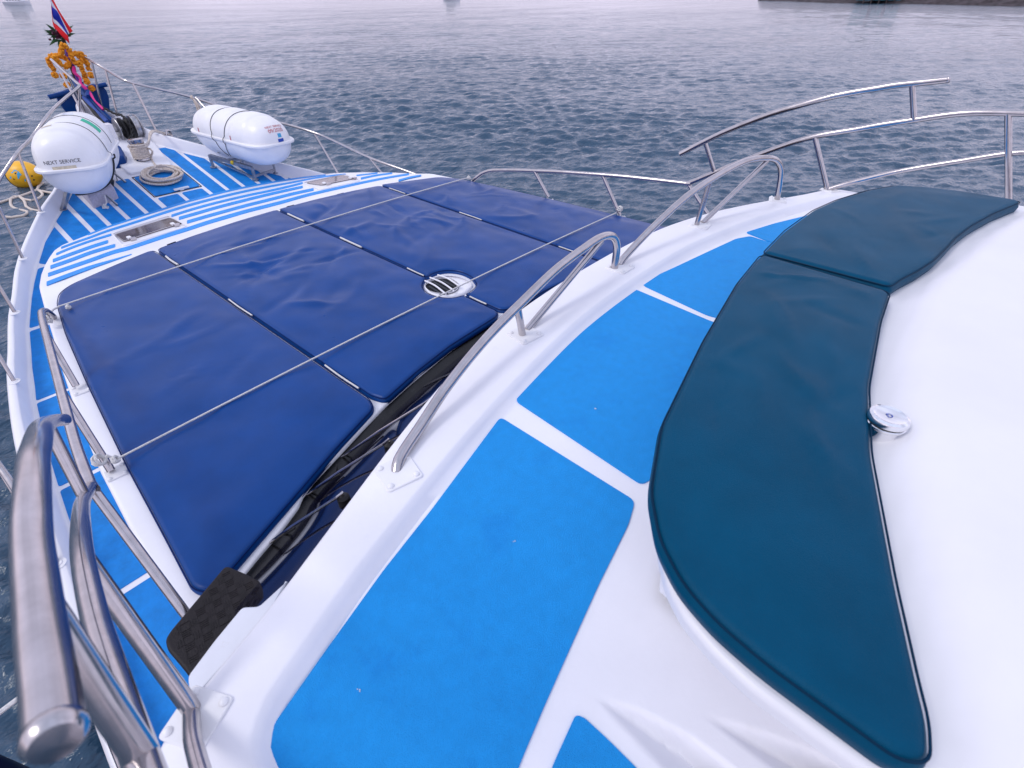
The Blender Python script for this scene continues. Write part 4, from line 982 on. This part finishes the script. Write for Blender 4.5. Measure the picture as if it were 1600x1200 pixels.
# cradles
def bar(name, a, b, w_, t, m='steel_dull'):
    a, b = Vector(a), Vector(b); d = b - a; q = d.to_track_quat('Y', 'Z').to_matrix(); mb = MB(); mb.box((a + b) / 2, (w_, d.length, w_), q); return mb.build(name, m, t, smooth=False)
t = thing('raft_cradle', 'low weathered steel cradle under the starboard life raft canister', 'cradle', V(.95, 7.4, hd(7.4)), 'cradles carrying the life raft canisters')
dk = lambda x, y, z=0: V(x, y, hd(y) - z)
for x, y in ((.60, 7.58), (.86, 7.05), (1.18, 7.10), (1.0, 7.75)):
    tube('foot', [dk(x, y, .004), dk(x, y, .018)], .04, t and 'steel_dull', t, 12, smooth=False)
    bar('leg', dk(x, y, .01), dk(x, y, .16), .03, t)
bar('rail', dk(.60, 7.58, .15), dk(.86, 7.05, .15), .04, t); bar('rail', dk(1.0, 7.75, .15), dk(1.18, 7.10, .15), .04, t)
bar('cross_bar', dk(.86, 7.05, .05), dk(1.18, 7.10, .05), .025, t); bar('cross_bar', dk(.66, 7.45, .13), dk(1.12, 7.3, .13), .03, t); bar('cross_bar', dk(.60, 7.58, .12), dk(.86, 7.05, .03), .02, t)
for x, y in ((.74, 7.62), (.82, 7.22), (1.05, 7.62), (1.12, 7.22)): bar('clamp', dk(x, y, .14), dk(x + .03, y, .23), .03, t)
MB().lathe([(.001, -.025), (.02, -.018), (.026, 0), (.02, .018), (.001, .025)], dk(.735, 7.28, .155), None, 14).build('hook', 'brass', t)
t = thing('raft_cradle', 'carpeted grey block and steel rods under the port life raft canister', 'cradle', V(-.76, 7.5, hd(7.5)), 'cradles carrying the life raft canisters')
bx = rounded([on(u, v, lambda x, y: hd(y) - .13) for u, v in ((138, 308), (178, 292), (158, 268), (112, 280))], .02, .06)
slab(bx, lambda x, y: hd(y) - .13, .13, arcprof(.02, 4), .1).build('block', 'carpet', t)
for a, b in (((150, 290), (184, 322)), ((170, 264), (197, 286))):
    x0, y0 = on(*b, deck); p1 = V(*on(*a, lambda x, y: hd(y) - .14), 0); x1, y1 = on(*a, lambda x, y: hd(y) - .14)
    tube('rod', [V(x1, y1, hd(y1) - .14), V(x0, y0, hd(y0) - .01)], .013, 'steel_dull', t, 8, smooth=False)
x0, y0 = on(98, 328, deck); x1, y1 = on(108, 290, lambda x, y: 1.62)
bar('leg', V(x0, y0, hd(y0)), V(x1, y1, 1.62), .035, t)
MB().lathe([(.045, 0), (.045, .006)], V(x0, y0, hd(y0) - .002), None, 12).build('foot', 'steel_dull', t)
x0, y0 = on(166, 284, lambda x, y: hd(y) - .08)
tag(MB().lathe([(.001, -.08), (.05, -.065), (.08, 0), (.06, .06), (.02, .09), (.001, .092)], V(x0, y0, hd(y0) - .08), None, 18).build('black_float', 'black'), 'small black rubber float tucked behind the grey block', 'float')
x0, y0 = on(166, 326, deck)
t = thing('cord_loop', 'small loop of white cord on the blue deck below the port canister', 'cord', V(x0, y0, hd(y0)))
knot(V(x0, y0, hd(y0) - .02), .028, t, 3, 0, 'cord', .007); x1, y1 = on(163, 305, lambda x, y: hd(y) - .1)
tube('tail', [V(x0, y0 + .03, hd(y0) - .02), V((x0 + x1) / 2 + .01, (y0 + y1) / 2, hd(y0) - .05), V(x1, y1, hd(y1) - .1)], .008, 'cord', t, 6)
# tensioner on the port canister
q = onX(171, 246, -.42); t = thing('strap_buckle', 'brass and steel strap buckle on the side of the port canister', 'buckle', q)
MB().lathe([(.012, -.05), (.02, -.045), (.03, -.02), (.03, .01), (.02, .02), (.014, .05), (.001, .055)], q, None, 14).build('barrel', 'brass', t)
tube('cable', [q + Vector((-.02, .02, .22)), q + Vector((-.01, 0, .10)), q, q + Vector((0, 0, -.12)), q + Vector((-.05, -.10, -.25))], .006, 'steel_dull', t, 6)
# navy tarp cover beside it
x0, y0 = on(176, 258, deck)
cvp = [on(u, v, lambda x, y: hd(y) - .12) for u, v in ((172, 222), (187, 226), (194, 238), (193, 244), (172, 248))]
tag(slab(rounded(cvp, .03, .05), lambda x, y: hd(y) - .12, .12, arcprof(.03, 4), .05, lambda x, y, d: noise.noise(Vector((x * 12, y * 12, 0))) * .01).build('canvas_cover', 'navy'), 'small navy canvas cover on the white deck beside the port canister', 'cover')
x0, y0 = on(186, 254, deck); t = thing('deck_fitting', 'small white deck fitting with a black rubber cap by the navy cover', 'fitting', V(x0, y0, hd(y0)))
b_ = MB(); b_.box(V(x0 - .04, y0, hd(y0) - .025), (.10, .10, .05)); b_.build('block', 'gel', t); MB().lathe([(.04, 0), (.045, .05), (.03, .06)], V(x0 + .06, y0, hd(y0)), None, 12).build('rubber_cap', 'black', t)
tube('hose', [V(x0 + .06, y0, hd(y0) - .05), V(x0 + .16, y0 + .09, hd(y0) - .03), V(x0 + .27, y0 + .08, hd(y0) - .012), V(x0 + .26, y0 - .02, hd(y0) - .012), V(x0 + .14, y0 - .06, hd(y0) - .012)], .009, 'black', t, 8)

# ---- windlass platform, windlass, bollard
pl = [(-.30, 7.80), (.20, 7.80), (.30, 8.5), (.16, 9.15), (-.14, 9.15), (-.30, 8.5)]
slab(rounded(pl, .04, .1), lambda x, y: hd(y) - .035, .035, arcprof(.012, 3), .2).build('windlass_plinth', 'gel', fd)
wz = thing('anchor_windlass', 'steel anchor windlass with black chain on the foredeck behind the canister', 'windlass', V(.1, 8.75, hd(8.75)))
rx = Matrix.Rotation(math.pi / 2, 3, 'Y'); Yw = 8.75
def onW(u, v): return onY(u, v, Yw)
c1 = onW(186, 203); c2 = onW(197, 201); c3 = onW(212, 197)
c1, c2, c3 = [Vector((q.x, Yw, (c1.z + c3.z) / 2 if False else q.z)) for q in (c1, c2, c3)]
zc = (c1.z + c3.z) / 2
for q in (c1, c2, c3): q.z = zc
MB().lathe([(.03, -.025), (.13, -.02), (.135, -.012), (.10, 0), (.05, .012)], c1, rx, 28).build('wheel', 'steel_dull', wz)
MB().lathe([(.05, -.05), (.13, -.045), (.12, -.02), (.085, 0), (.12, .02), (.13, .045), (.05, .05)], c2, rx, 28).build('drum', 'black', wz)
MB().lathe([(.04, -.05), (.14, -.045), (.145, -.03), (.125, -.02), (.125, .02), (.145, .03), (.14, .045), (.04, .05)], c3, rx, 28).build('drum', 'steel_dull', wz)
tube('shaft', [c1 - Vector((.18, 0, 0)), c3 + Vector((.06, 0, 0))], .028, 'steel_dull', wz, 14, smooth=False)
bb = MB(); bb.box(Vector((c1.x - .12, Yw, zc - .06)), (.10, .16, .28)); bb.build('bracket', 'gel', wz)
bb = MB(); bb.box(Vector(((c2.x + c3.x) / 2, Yw, zc - .10)), (.06, .20, .22)); bb.build('gearbox', 'black', wz)
# chain links over the drum
def chain(name, pts, parent, lk=.028, m='black', r_=.008):
    P = catmull([Vector(p_) for p_ in pts], lk * 1.35); mb = MB()
    for i in range(len(P) - 1):
        a, b = P[i], P[i + 1]; d = (b - a); 
        if d.length < 1e-4: continue
        q = d.to_track_quat('Y', 'Z').to_matrix() @ Matrix.Rotation(math.pi / 2 * (i % 2), 3, 'Y'); c = (a + b) / 2
        mb.tube([c + q @ Vector((.45 * lk * math.cos(k * math.pi / 4), .85 * lk * math.sin(k * math.pi / 4), 0)) for k in range(8)], r_, 6, closed=True, step=.02)
    o = mb.build(name, m, parent); return o
yy = Yw - .14
chain('chain', [onY(128, 150, 9.6), c2 + Vector((.01, .25, .14)), c2 + Vector((.02, .05, .15)), c2 + Vector((.02, -.10, .10)), c2 + Vector((.02, -.14, -.02)), onY(201, 222, 8.55)], wz, .03)
x0, y0 = on(222, 246, deck)
bo = thing('mooring_bollard', 'steel mooring bollard wound with beige rope on the foredeck', 'bollard', V(.06, 8.2, hd(8.2)))
bxy = on(224, 249, lambda x, y: hd(y) - .035); bc = V(*bxy, hd(bxy[1]) - .035)
MB().lathe([(.085, 0), (.075, .02), (.070, .15), (.080, .18), (.084, .225), (.086, .24), (.078, .245), (.001, .245)], bc, None, 28).build('post', 'steel', bo)
rp_ = thing('bollard_rope', 'beige mooring rope wrapped round the bollard and led to the bow fairlead', 'rope', bc)
wr = [bc + Vector(((.088 + .006 * math.sin(3 * a)) * math.cos(a), (.088 + .006 * math.cos(2 * a)) * math.sin(a), .02 + a / (2 * math.pi) * .019)) for a in [i * math.pi / 8 for i in range(16 * 7)]]
tube('turns', wr, .0125, 'rope', rp_, 8, step=.03)
fl_ = onX(264, 211, .48)
for dz, off2 in ((.16, .02), (.18, -.03)):
    tube('line', [bc + Vector((-.10, .02 + off2, dz)), bc + Vector((0, -.105, dz)), bc + Vector((.11, -.03, dz)), bc.lerp(fl_, .55) + Vector((0, off2, .17)), fl_ + Vector((off2, 0, .0))], .012, 'rope', rp_, 8)
tube('line', [bc + Vector((.09, -.04, .12)), bc + Vector((.10, -.12, .10)), V(.07, 8.05, hd(8.05) - .05), V(.02, 7.8, hd(7.8) - .05)], .012, 'rope', rp_, 8)
ff_ = thing('fairlead', 'round steel fairlead ring on the starboard bow gunwale', 'fairlead', fl_)
mb = MB(); mb.tube([fl_ + Vector((.065 * math.cos(k * math.pi / 6) * .7, .065 * math.cos(k * math.pi / 6) * .7, .055 * math.sin(k * math.pi / 6) + .0)) for k in range(12)], .014, 8, closed=True, step=.03); mb.build('ring', 'steel', ff_)
bb = MB(); bb.box(fl_ + Vector((0, 0, -.07)), (.14, .09, .03)); bb.build('base', 'steel_dull', ff_)

# coil of rope on the hatch
random.seed(12)
cx, cy = -.03, 7.55
pts = []
for k in range(9):
    ra = .19 + random.uniform(-.04, .035); ox, oy = random.uniform(-.025, .025), random.uniform(-.025, .025); ph = random.uniform(0, .5)
    for i in range(14):
        a = i * 2 * math.pi / 14; rr_ = ra * (1 + .07 * math.sin(2 * a + ph * 5))
        x, y = cx + ox + rr_ * math.cos(a), cy + oy + rr_ * math.sin(a)
        pts.append(V(x, y, hd(y) - .024 - k * .0075 - random.uniform(0, .006)))
pts += [V(cx + .05, cy + .05, hd(cy) - .15), V(cx - .05, cy + .02, hd(cy) - .14), V(cx + .02, cy - .04, hd(cy) - .12)]
pts = [V(.02, 7.8, hd(7.8) - .05), V(.05, 7.75, hd(7.75) - .05)] + pts
tag(tube('rope_coil', pts, .0125, 'rope', None, 8, step=.035), 'loose coil of beige rope lying on the blue deck hatch', 'rope')
# bundle of line hung on the starboard bow rail
q = V(*sx); hb = thing('hung_rope', 'short bundle of beige line tied to the starboard bow rail ahead of the canister', 'rope', q)
for k in range(6):
    a = k * 1.05; dx, dy = .03 * math.cos(a), .03 * math.sin(a)
    tube('strand', [q + Vector((0, 0, .01)), q + Vector((.02 + dx * .5, -.03 + dy, -.08)), q + Vector((.03 + dx, -.05 + dy, -.20)), q + Vector((.05 + dx, -.08 + dy, -.33 - .015 * k))], .009, 'rope', hb, 6)
knot(q, .02, hb, 3, .6, 'rope', .008)

# ---- bow: anchor, shank, ribbons, garlands, leaves, flag
an_ = thing('bow_anchor', 'navy painted anchor with broad fluke plates hanging at the bow', 'anchor', V(0, 9.9, 1.2))
def plateY(name, pix, Y0, th, m, parent, lean=0):
    P = [onY(u, v, Y0) for u, v in pix]; mb = MB(); n_ = len(P); d = Vector((0, th, 0))
    mb.add([q for q in P] + [q + d for q in P], [tuple(range(n_)), tuple(range(2 * n_ - 1, n_ - 1, -1))] + [(i, n_ + i, n_ + (i + 1) % n_, (i + 1) % n_) for i in range(n_)])
    o = mb.build(name, m, parent, smooth=False); bm = bmesh.new(); bm.from_mesh(o.data); bmesh.ops.recalc_face_normals(bm, faces=bm.faces); bm.to_mesh(o.data); bm.free(); return o
plateY('fluke', [(86, 146), (106, 139), (120, 138), (132, 150), (120, 178), (104, 176), (92, 160)], 9.95, .05, 'navy', an_)
plateY('fluke', [(138, 133), (146, 131), (157, 131), (166, 141), (170, 152), (172, 176), (158, 172), (146, 150)], 9.95, .05, 'navy', an_)
tube('stock', [onY(76, 152, 9.9), onY(100, 146, 9.9), onY(166, 132, 9.9)], .03, 'navy', an_, 12, smooth=False)
tube('shank', [onY(112, 122, 9.95), onY(140, 155, 9.5), onY(176, 192, 9.05)], .045, 'navy', an_, 12, smooth=False)
tube('shank', [onY(122, 142, 9.9), onY(150, 178, 9.3), onY(170, 196, 9.0)], .03, 'black', an_, 8, smooth=False)
rb = thing('bow_ribbon', 'pink, purple and blue cloth ribbons wound round the bow post', 'ribbon', onY(110, 110, 9.75))
def twist(name, a, b, Ya, Yb, r_, m, turns, amp):
    P = []
    for i in range(25):
        t_ = i / 24; u = a[0] + (b[0] - a[0]) * t_; v = a[1] + (b[1] - a[1]) * t_; q = onY(u, v, Ya + (Yb - Ya) * t_)
        P.append(q + Vector((amp * math.cos(turns * 6.28 * t_), -abs(amp) * .6 + amp * .6 * math.sin(turns * 6.28 * t_), 0)))
    return MB().tube(P, lambda t_: r_ * (1 + .25 * math.sin(9 * t_)), 8).build(name, m, rb)
twist('purple_ribbon', (101, 72), (128, 138), 9.72, 9.66, .016, 'purple', 2, .010)
twist('pink_ribbon', (113, 104), (133, 140), 9.68, 9.5, .018, 'pink', 2, .014)
twist('pink_ribbon', (138, 143), (160, 171), 9.5, 9.2, .013, 'pink', 1, .008)
twist('blue_ribbon', (124, 128), (140, 150), 9.6, 9.45, .022, 'strapblue', 1.5, .018)
twist('blue_strap', (130, 152), (168, 190), 9.5, 8.95, .022, 'strapblue', .5, .004)
ps = thing('bow_post', 'slim dark post at the bow tip carrying flowers and flag', 'post', onY(118, 150, 9.8))
tube('pole', [onY(128, 150, 9.75), onY(104, 85, 9.78), onY(99, 60, 9.78)], .022, 'darkwood', ps, 10, smooth=False)
tube('flag_pole', [onY(99, 62, 9.76), onY(88, 30, 9.74), onY(78, -14, 9.72)], .008, 'darkwood', ps, 8, smooth=False)
random.seed(5)
def garland(paths, balls, label):
    t = thing('flower_garland', label, 'garland', onY(*paths[0], 9.6), 'orange flower garlands hung on the bow post and rails')
    for P in [paths]:
        pts = catmull([onY(u, v, 9.6 + .02 * i) for i, (u, v) in enumerate(P)], .028); mb = MB()
        for q in pts:
            for k in range(14):
                d = Vector((random.gauss(0, 1), random.gauss(0, 1), random.gauss(0, 1))).normalized()
                c = q + d * .022; r_ = random.uniform(.013, .019)
                mb.add([c + Vector(v_) * r_ for v_ in ((0, 0, 1), (.9, 0, .4), (.28, .85, .4), (-.72, .53, .4), (-.72, -.53, .4), (.28, -.85, .4), (.72, .53, -.4), (-.28, .85, -.4), (-.9, 0, -.4), (-.28, -.85, -.4), (.72, -.53, -.4), (0, 0, -1))],
                       [(0, 1, 2), (0, 2, 3), (0, 3, 4), (0, 4, 5), (0, 5, 1), (1, 6, 2), (2, 7, 3), (3, 8, 4), (4, 9, 5), (5, 10, 1), (2, 6, 7), (3, 7, 8), (4, 8, 9), (5, 9, 10), (1, 10, 6), (11, 7, 6), (11, 8, 7), (11, 9, 8), (11, 10, 9), (11, 6, 10)])
        o = mb.build('flower_string', 'orange', t, smooth=False)
    for u, v in balls:
        q = onY(u, v, 9.55); mb = MB()
        for k in range(40):
            d = Vector((random.gauss(0, 1), random.gauss(0, 1), random.gauss(0, 1))).normalized(); c = q + d * .028
            mb.box(c, (.02, .02, .02), Matrix.Rotation(random.random() * 3, 3, d))
        mb.build('blossom', 'orange', t, smooth=False)
Zp = lambda *p_: [(40 + x / 6.667, y / 6.667) for x, y in p_]
garland(Zp((385, 470), (370, 520), (365, 570), (320, 580), (265, 590), (240, 620), (255, 670), (290, 715)), Zp((305, 782)), 'orange marigold garland drooping over the port tip of the bow rail')
garland(Zp((300, 600), (330, 630), (370, 670), (410, 695), (445, 670), (440, 620), (400, 600), (370, 590)), Zp((395, 790), (432, 884)), 'orange marigold garland looped low on the port side of the bow post')
garland(Zp((420, 480), (450, 510), (470, 560), (520, 560), (580, 565), (615, 600), (640, 660), (660, 715)), Zp((680, 782)), 'orange marigold garland draped over the starboard tip of the bow rail')
garland(Zp((470, 580), (500, 630), (540, 670), (575, 640), (560, 600)), Zp((688, 920)), 'short orange marigold garland looped close to the ribboned post')
garland(Zp((560, 660), (590, 720), (610, 780), (630, 830)), Zp((636, 850)), 'long straight orange garland hanging down over the anchor')
lf = thing('leaf_bouquet', 'bunch of spiky green leaves and maroon orchids tied to the bow post', 'bouquet', onY(99, 62, 9.75))
random.seed(9)
b0 = onY(98, 62, 9.75)
for u, v in ((70, 35), (67, 45), (69, 48), (82, 28), (76, 70), (97, 24), (114, 38), (118, 51), (112, 55), (80, 45), (88, 35), (72, 52), (104, 45), (90, 72), (108, 60), (77, 57)):
    tip = onY(u, v, 9.75 + random.uniform(-.15, .15)); d = tip - b0; sd_ = d.cross(Vector((0, 1, 0))).normalized() * .020; mid = b0 + d * .55 + Vector((0, 0, .02))
    mb = MB(); mb.add([b0, mid + sd_, mid - sd_, tip + Vector((0, 0, -.01)), mid + Vector((0, -.008, 0))], [(0, 1, 4), (0, 4, 2), (1, 3, 4), (4, 3, 2)]); mb.build('leaf', 'leaf', lf, smooth=False)
mb = MB()
for k in range(50):
    q = onY(random.gauss(90, 5), random.gauss(55, 4), 9.72 + random.uniform(-.08, .08)); mb.box(q, (.028, .010, .022), Matrix.Rotation(random.random() * 3, 3, Vector((random.random(), random.random(), random.random() + .1)).normalized()))
mb.build('orchids', 'orchid', lf, smooth=False)
# flag: five bands of a hanging cloth
flg = thing('flag', 'small red, white and blue striped flag hanging at the bow', 'flag', onY(85, 10, 9.7))
Bd = [Zp((262, -40), (290, 0), (335, 85), (400, 190), (492, 325)), Zp((255, -40), (268, 0), (330, 110), (385, 210), (458, 348)), Zp((258, -20), (275, 65), (330, 118), (378, 215), (450, 360)),
      Zp((262, 20), (286, 182), (330, 222), (372, 272), (425, 345)), Zp((268, 60), (290, 228), (330, 262), (375, 305), (442, 372)), Zp((270, 90), (292, 275), (330, 318), (380, 378), (460, 457))]
for k, mm in enumerate(('red', 'white', 'blue', 'white', 'red')):
    mb = MB(); A_ = catmull([Vector((*p_, 0)) for p_ in Bd[k]], .9); B_ = catmull([Vector((*p_, 0)) for p_ in Bd[k + 1]], .9)
    n_ = 24; g = lambda P, t_: P[min(len(P) - 1, int(t_ * (len(P) - 1)))]
    def P3(q, t_, s_): return onY(q.x, q.y, 9.66 + .012 * math.sin(7 * t_ + 1.2 * s_) - .012 * s_)
    for i in range(n_ + 1):
        t_ = i / n_; mb.v += [tuple(P3(g(A_, t_), t_, k)), tuple(P3(g(B_, t_), t_, k + 1))]
    for i in range(n_): mb.f.append((2 * i, 2 * i + 1, 2 * i + 3, 2 * i + 2)); mb.mi.append(0)
    o = mb.build(('red_band', 'white_band', 'blue_band', 'white_band', 'red_band')[k], mm, flg); so_ = o.modifiers.new('s', 'SOLIDIFY'); so_.thickness = .002

# ---- buoy and mooring line on the water
bq = V(*on(36, 273, 4.30), 4.30)
by = thing('mooring_buoy', 'yellow mooring buoy with blue fish print floating off the port bow', 'buoy', bq)
ax = Matrix.Rotation(R(-58), 3, 'Z') @ Matrix.Rotation(R(82), 3, 'Y')
prof = [(.001, -.42), (.14, -.40), (.27, -.33), (.36, -.22), (.40, -.05), (.395, .10), (.35, .27), (.27, .42), (.17, .54), (.10, .60), (.001, .62)]
pf2 = [(q.x, q.y) for q in catmull([Vector((a, b, 0)) for a, b in prof], .03)]
bs = .92
pf2 = [(max(.001, a) * bs, b * bs) for a, b in pf2]
body = MB().lathe(pf2, bq, ax, 40); bo_ = body.build('float', 'yellow', by)
bvh = BVHTree.FromPolygons([Vector(q) for q in body.v], body.f)
def spot(u, v, pix, mm, nm):
    P = []
    for du, dv in pix:
        X, Y, d = ray(u + du, v + dv); o_ = cam.location; dr = Vector((X, Y, -d)).normalized(); h = bvh.ray_cast(Vector(o_), dr)[0]
        if h is not None: P.append(h - dr * .006)
    if len(P) > 2: mb = MB(); mb.add(P, [tuple(range(len(P)))]); mb.build(nm, mm, by, smooth=False)
spot(29, 274, [(-1, -7), (3, -3), (5, -1), (2, 1), (1, 5), (-1, 6), (-2, 2), (-3, -2)], 'fishblue', 'fish_print'); spot(29, 273, [(-12, -3), (-7, -8), (-3, -7), (-1, -5), (-6, -6), (-10, -2)], 'fishblue', 'fish_print')
spot(40, 282, [(-2, -2), (0, -3), (1, 1), (-1, 2)], 'fishblue', 'fish_print'); spot(17, 277, [(-1, -2), (1, 0), (0, 3), (-2, 1)], 'fishblue', 'fish_print')
spot(24, 271, [(-1.5, -1), (1, -1.5), (1.5, 1), (-1, 1)], 'print_black', 'eye_print'); spot(22, 279, [(-2, -1), (0, 1), (2, 0), (1.5, 1.5), (-1, 2)], 'print_black', 'mouth_print')
spot(50, 275, [(math.cos(a) * 1.7, math.sin(a) * 1.4) for a in range(6)], 'print_black', 'bolt_hole'); spot(53, 281, [(math.cos(a) * 1.7, math.sin(a) * 1.4) for a in range(6)], 'print_black', 'bolt_hole')
ring = [bq + ax @ Vector((.372 * bs * math.cos(a), .372 * bs * math.sin(a), -.2 * bs)) for a in [i * math.pi / 12 for i in range(24)]]
MB().tube(ring, .014, 6, closed=True, step=.1).build('band', 'print_black', by)
wl_ = 4.585
def wrope(pix, label, r_=.032):
    tag(tube('mooring_line', [V(*on(u, v, wl_), wl_) for u, v in pix], r_, 'rope', None, 8, step=.15), label, 'rope', 'pale mooring lines floating by the port bow')
Zq = lambda *p_: [(x / 6.665, 160 + y / 6.665) for x, y in p_]
wrope(Zq((450, 840), (400, 875), (385, 912), (300, 945), (215, 975), (100, 1010), (-60, 1060)), 'pale floating line running from the buoy straight out of frame')
wrope(Zq((400, 915), (440, 945), (425, 985), (330, 1022), (255, 1010), (210, 985), (150, 980), (112, 1015), (125, 1085), (200, 1118), (285, 1138), (240, 1180), (120, 1197), (40, 1190)), 'pale floating line lying in a loose double curve on the sea')
wrope(Zq((205, 980), (255, 1030), (275, 1085), (335, 1118), (420, 1132)), 'short pale line bending toward the port gunwale')
wrope(Zq((400, 915), (470, 930), (560, 945)), 'short brownish line from the buoy toward the bow')
# navy fender at the lower left
fq = on(-5, 1200, 2.6); t = thing('navy_fender', 'dark navy fender hanging outside the port gunwale at the bottom corner', 'fender', V(fq[0], fq[1], 2.6))
MB().lathe([(.001, -.3), (.08, -.28), (.13, -.2), (.14, 0), (.14, .4), (.10, .5), (.03, .55), (.001, .56)], V(fq[0] - .09, fq[1], 2.9), Matrix.Rotation(R(8), 3, 'X'), 24).build('body', 'hullc', t)
tube('line', [V(fq[0] - .09, fq[1], 2.35), V(-2.72, fq[1], 2.30)], .01, 'cord', t, 6, smooth=False)

# ---- far shore, pier hut, distant boats
def far(u, v): return Vector((*on(u, v, EYE), 0))
random.seed(2)
sh = MB(); base = [far(u, v) for u, v in ((1182, .8), (1230, 2.0), (1300, 4.5), (1420, 6), (1520, 8.5), (1600, 10), (1750, 13), (1900, 15))]
pts = catmull(base, 3.0); n_ = len(pts)
for i, q in enumerate(pts):
    d = (pts[min(i + 1, n_ - 1)] - pts[max(i - 1, 0)]).normalized(); nn = Vector((d.y, -d.x, 0)); nn = nn if nn.dot(q - cam.location) > 0 else -nn
    for k, (o_, z) in enumerate(((0, -.3), (1.5, .5), (3.5, 1.3), (7, 2.0), (16, 2.6), (40, 3.2))):
        z2 = z + random.uniform(-.5, .6) * (1 if k else 0) * min(1.2, z); sh.v.append(tuple(q + nn * (o_ + random.uniform(-.8, .8)) + Vector((0, 0, z2))))
for i in range(n_ - 1):
    for k in range(5): a = i * 6 + k; sh.f.append((a, a + 6, a + 7, a + 1)); sh.mi.append(0)
o = sh.build('shoreline', 'rock', None, smooth=False); tag(o, kind='structure')
q0, q1 = far(1348, 5.6), far(1408, 5.6); dd = (q1 - q0); wv = dd.normalized(); bk = Vector((-wv.y, wv.x, 0)); bk = bk if bk.dot(q0 - cam.location) > 0 else -bk
hh = thing('pier_hut', 'teal timber hut on stilts at the far shore', 'hut', q0)
ro = Matrix.Rotation(math.atan2(wv.y, wv.x), 3, 'Z')
mb = MB(); mb.box(q0 + dd / 2 + bk * 3 + Vector((0, 0, 2.6)), (dd.length, 5, 3.4), ro); mb.build('wall', 'tealwall', hh, smooth=False)
mb = MB(); mb.box(q0 + dd / 2 + bk * 3 + Vector((0, 0, 4.5)), (dd.length + 1, 6, .35), ro); mb.build('roof', 'darkwood', hh, smooth=False)
for k in range(6):
    mb = MB(); mb.box(q0 + dd * (k / 5) + Vector((0, 0, .6)), (.35, .35, 1.8), ro); mb.build('stilt', 'darkwood', hh, smooth=False)
for k in (.25, .62):
    mb = MB(); mb.box(q0 + dd * k + bk * .45 + Vector((0, 0, 2.2)), (1.3, .12, 2.2), ro); mb.build('doorway', 'hole', hh, smooth=False)
def boat(u0, u1, v, label):
    a, b = far(u0, v), far(u1, v); d = b - a; L_ = d.length; wv = d.normalized(); up = Vector((0, 0, 1)); bk = up.cross(wv)
    t = thing('distant_boat', label, 'boat', (a + b) / 2, 'boats far off on the water'); c = (a + b) / 2; ro = Matrix.Rotation(math.atan2(wv.y, wv.x), 3, 'Z')
    mb = MB(); B = L_ * .13; st = []
    for s_ in range(9):
        x = -L_ / 2 + L_ * s_ / 8; w_ = B * (1 - max(0, (s_ - 4) / 4.01) ** 2); sheer = .09 * L_ + .05 * L_ * (s_ / 8) ** 2
        for yy, zz in ((-w_, sheer), (-w_ * .75, 0), (-w_ * .6, -.3), (w_ * .6, -.3), (w_ * .75, 0), (w_, sheer)): mb.v.append(tuple(c + ro @ Vector((x, yy, zz))))
    for s_ in range(8):
        for k in range(5): a_ = s_ * 6 + k; mb.f.append((a_, a_ + 1, a_ + 7, a_ + 6)); mb.mi.append(0)
        mb.f.append((s_ * 6 + 5, s_ * 6, s_ * 6 + 6, s_ * 6 + 11)); mb.mi.append(0)
    mb.f.append((0, 1, 2, 3, 4, 5)); mb.mi.append(0)
    mb.build('hull', 'gel', t, smooth=False)
    for k, (x, l, z, h_, mm) in enumerate(((-.05, .62, .16, .12, 'gel'), (-.12, .5, .28, .10, 'darkwood'), (-.08, .66, .35, .03, 'gel'))):
        mb = MB(); mb.box(c + ro @ Vector((x * L_, 0, z * L_)), (l * L_, B * 1.5, h_ * L_), ro); mb.build(('cabin', 'upper_cabin', 'roof')[k], mm, t, smooth=False)
    for k in range(5):
        mb = MB(); mb.box(c + ro @ Vector(((-.28 + .11 * k) * L_, -B * .78 if (ro @ Vector((0, -1, 0))).dot(cam.location - c) > 0 else B * .78, .17 * L_)), (.06 * L_, .1, .05 * L_), ro); mb.build('window', 'hole', t, smooth=False)
    tube('mast', [c + ro @ Vector((0, 0, .36 * L_)), c + ro @ Vector((0, 0, .6 * L_))], .06, 'steel_dull', t, 6, smooth=False)
boat(9, 49, 7.5, 'far white and dark motor boat at the upper left edge of the sea')
boat(693, 719, .3, 'tiny distant boat at the top edge left of centre')
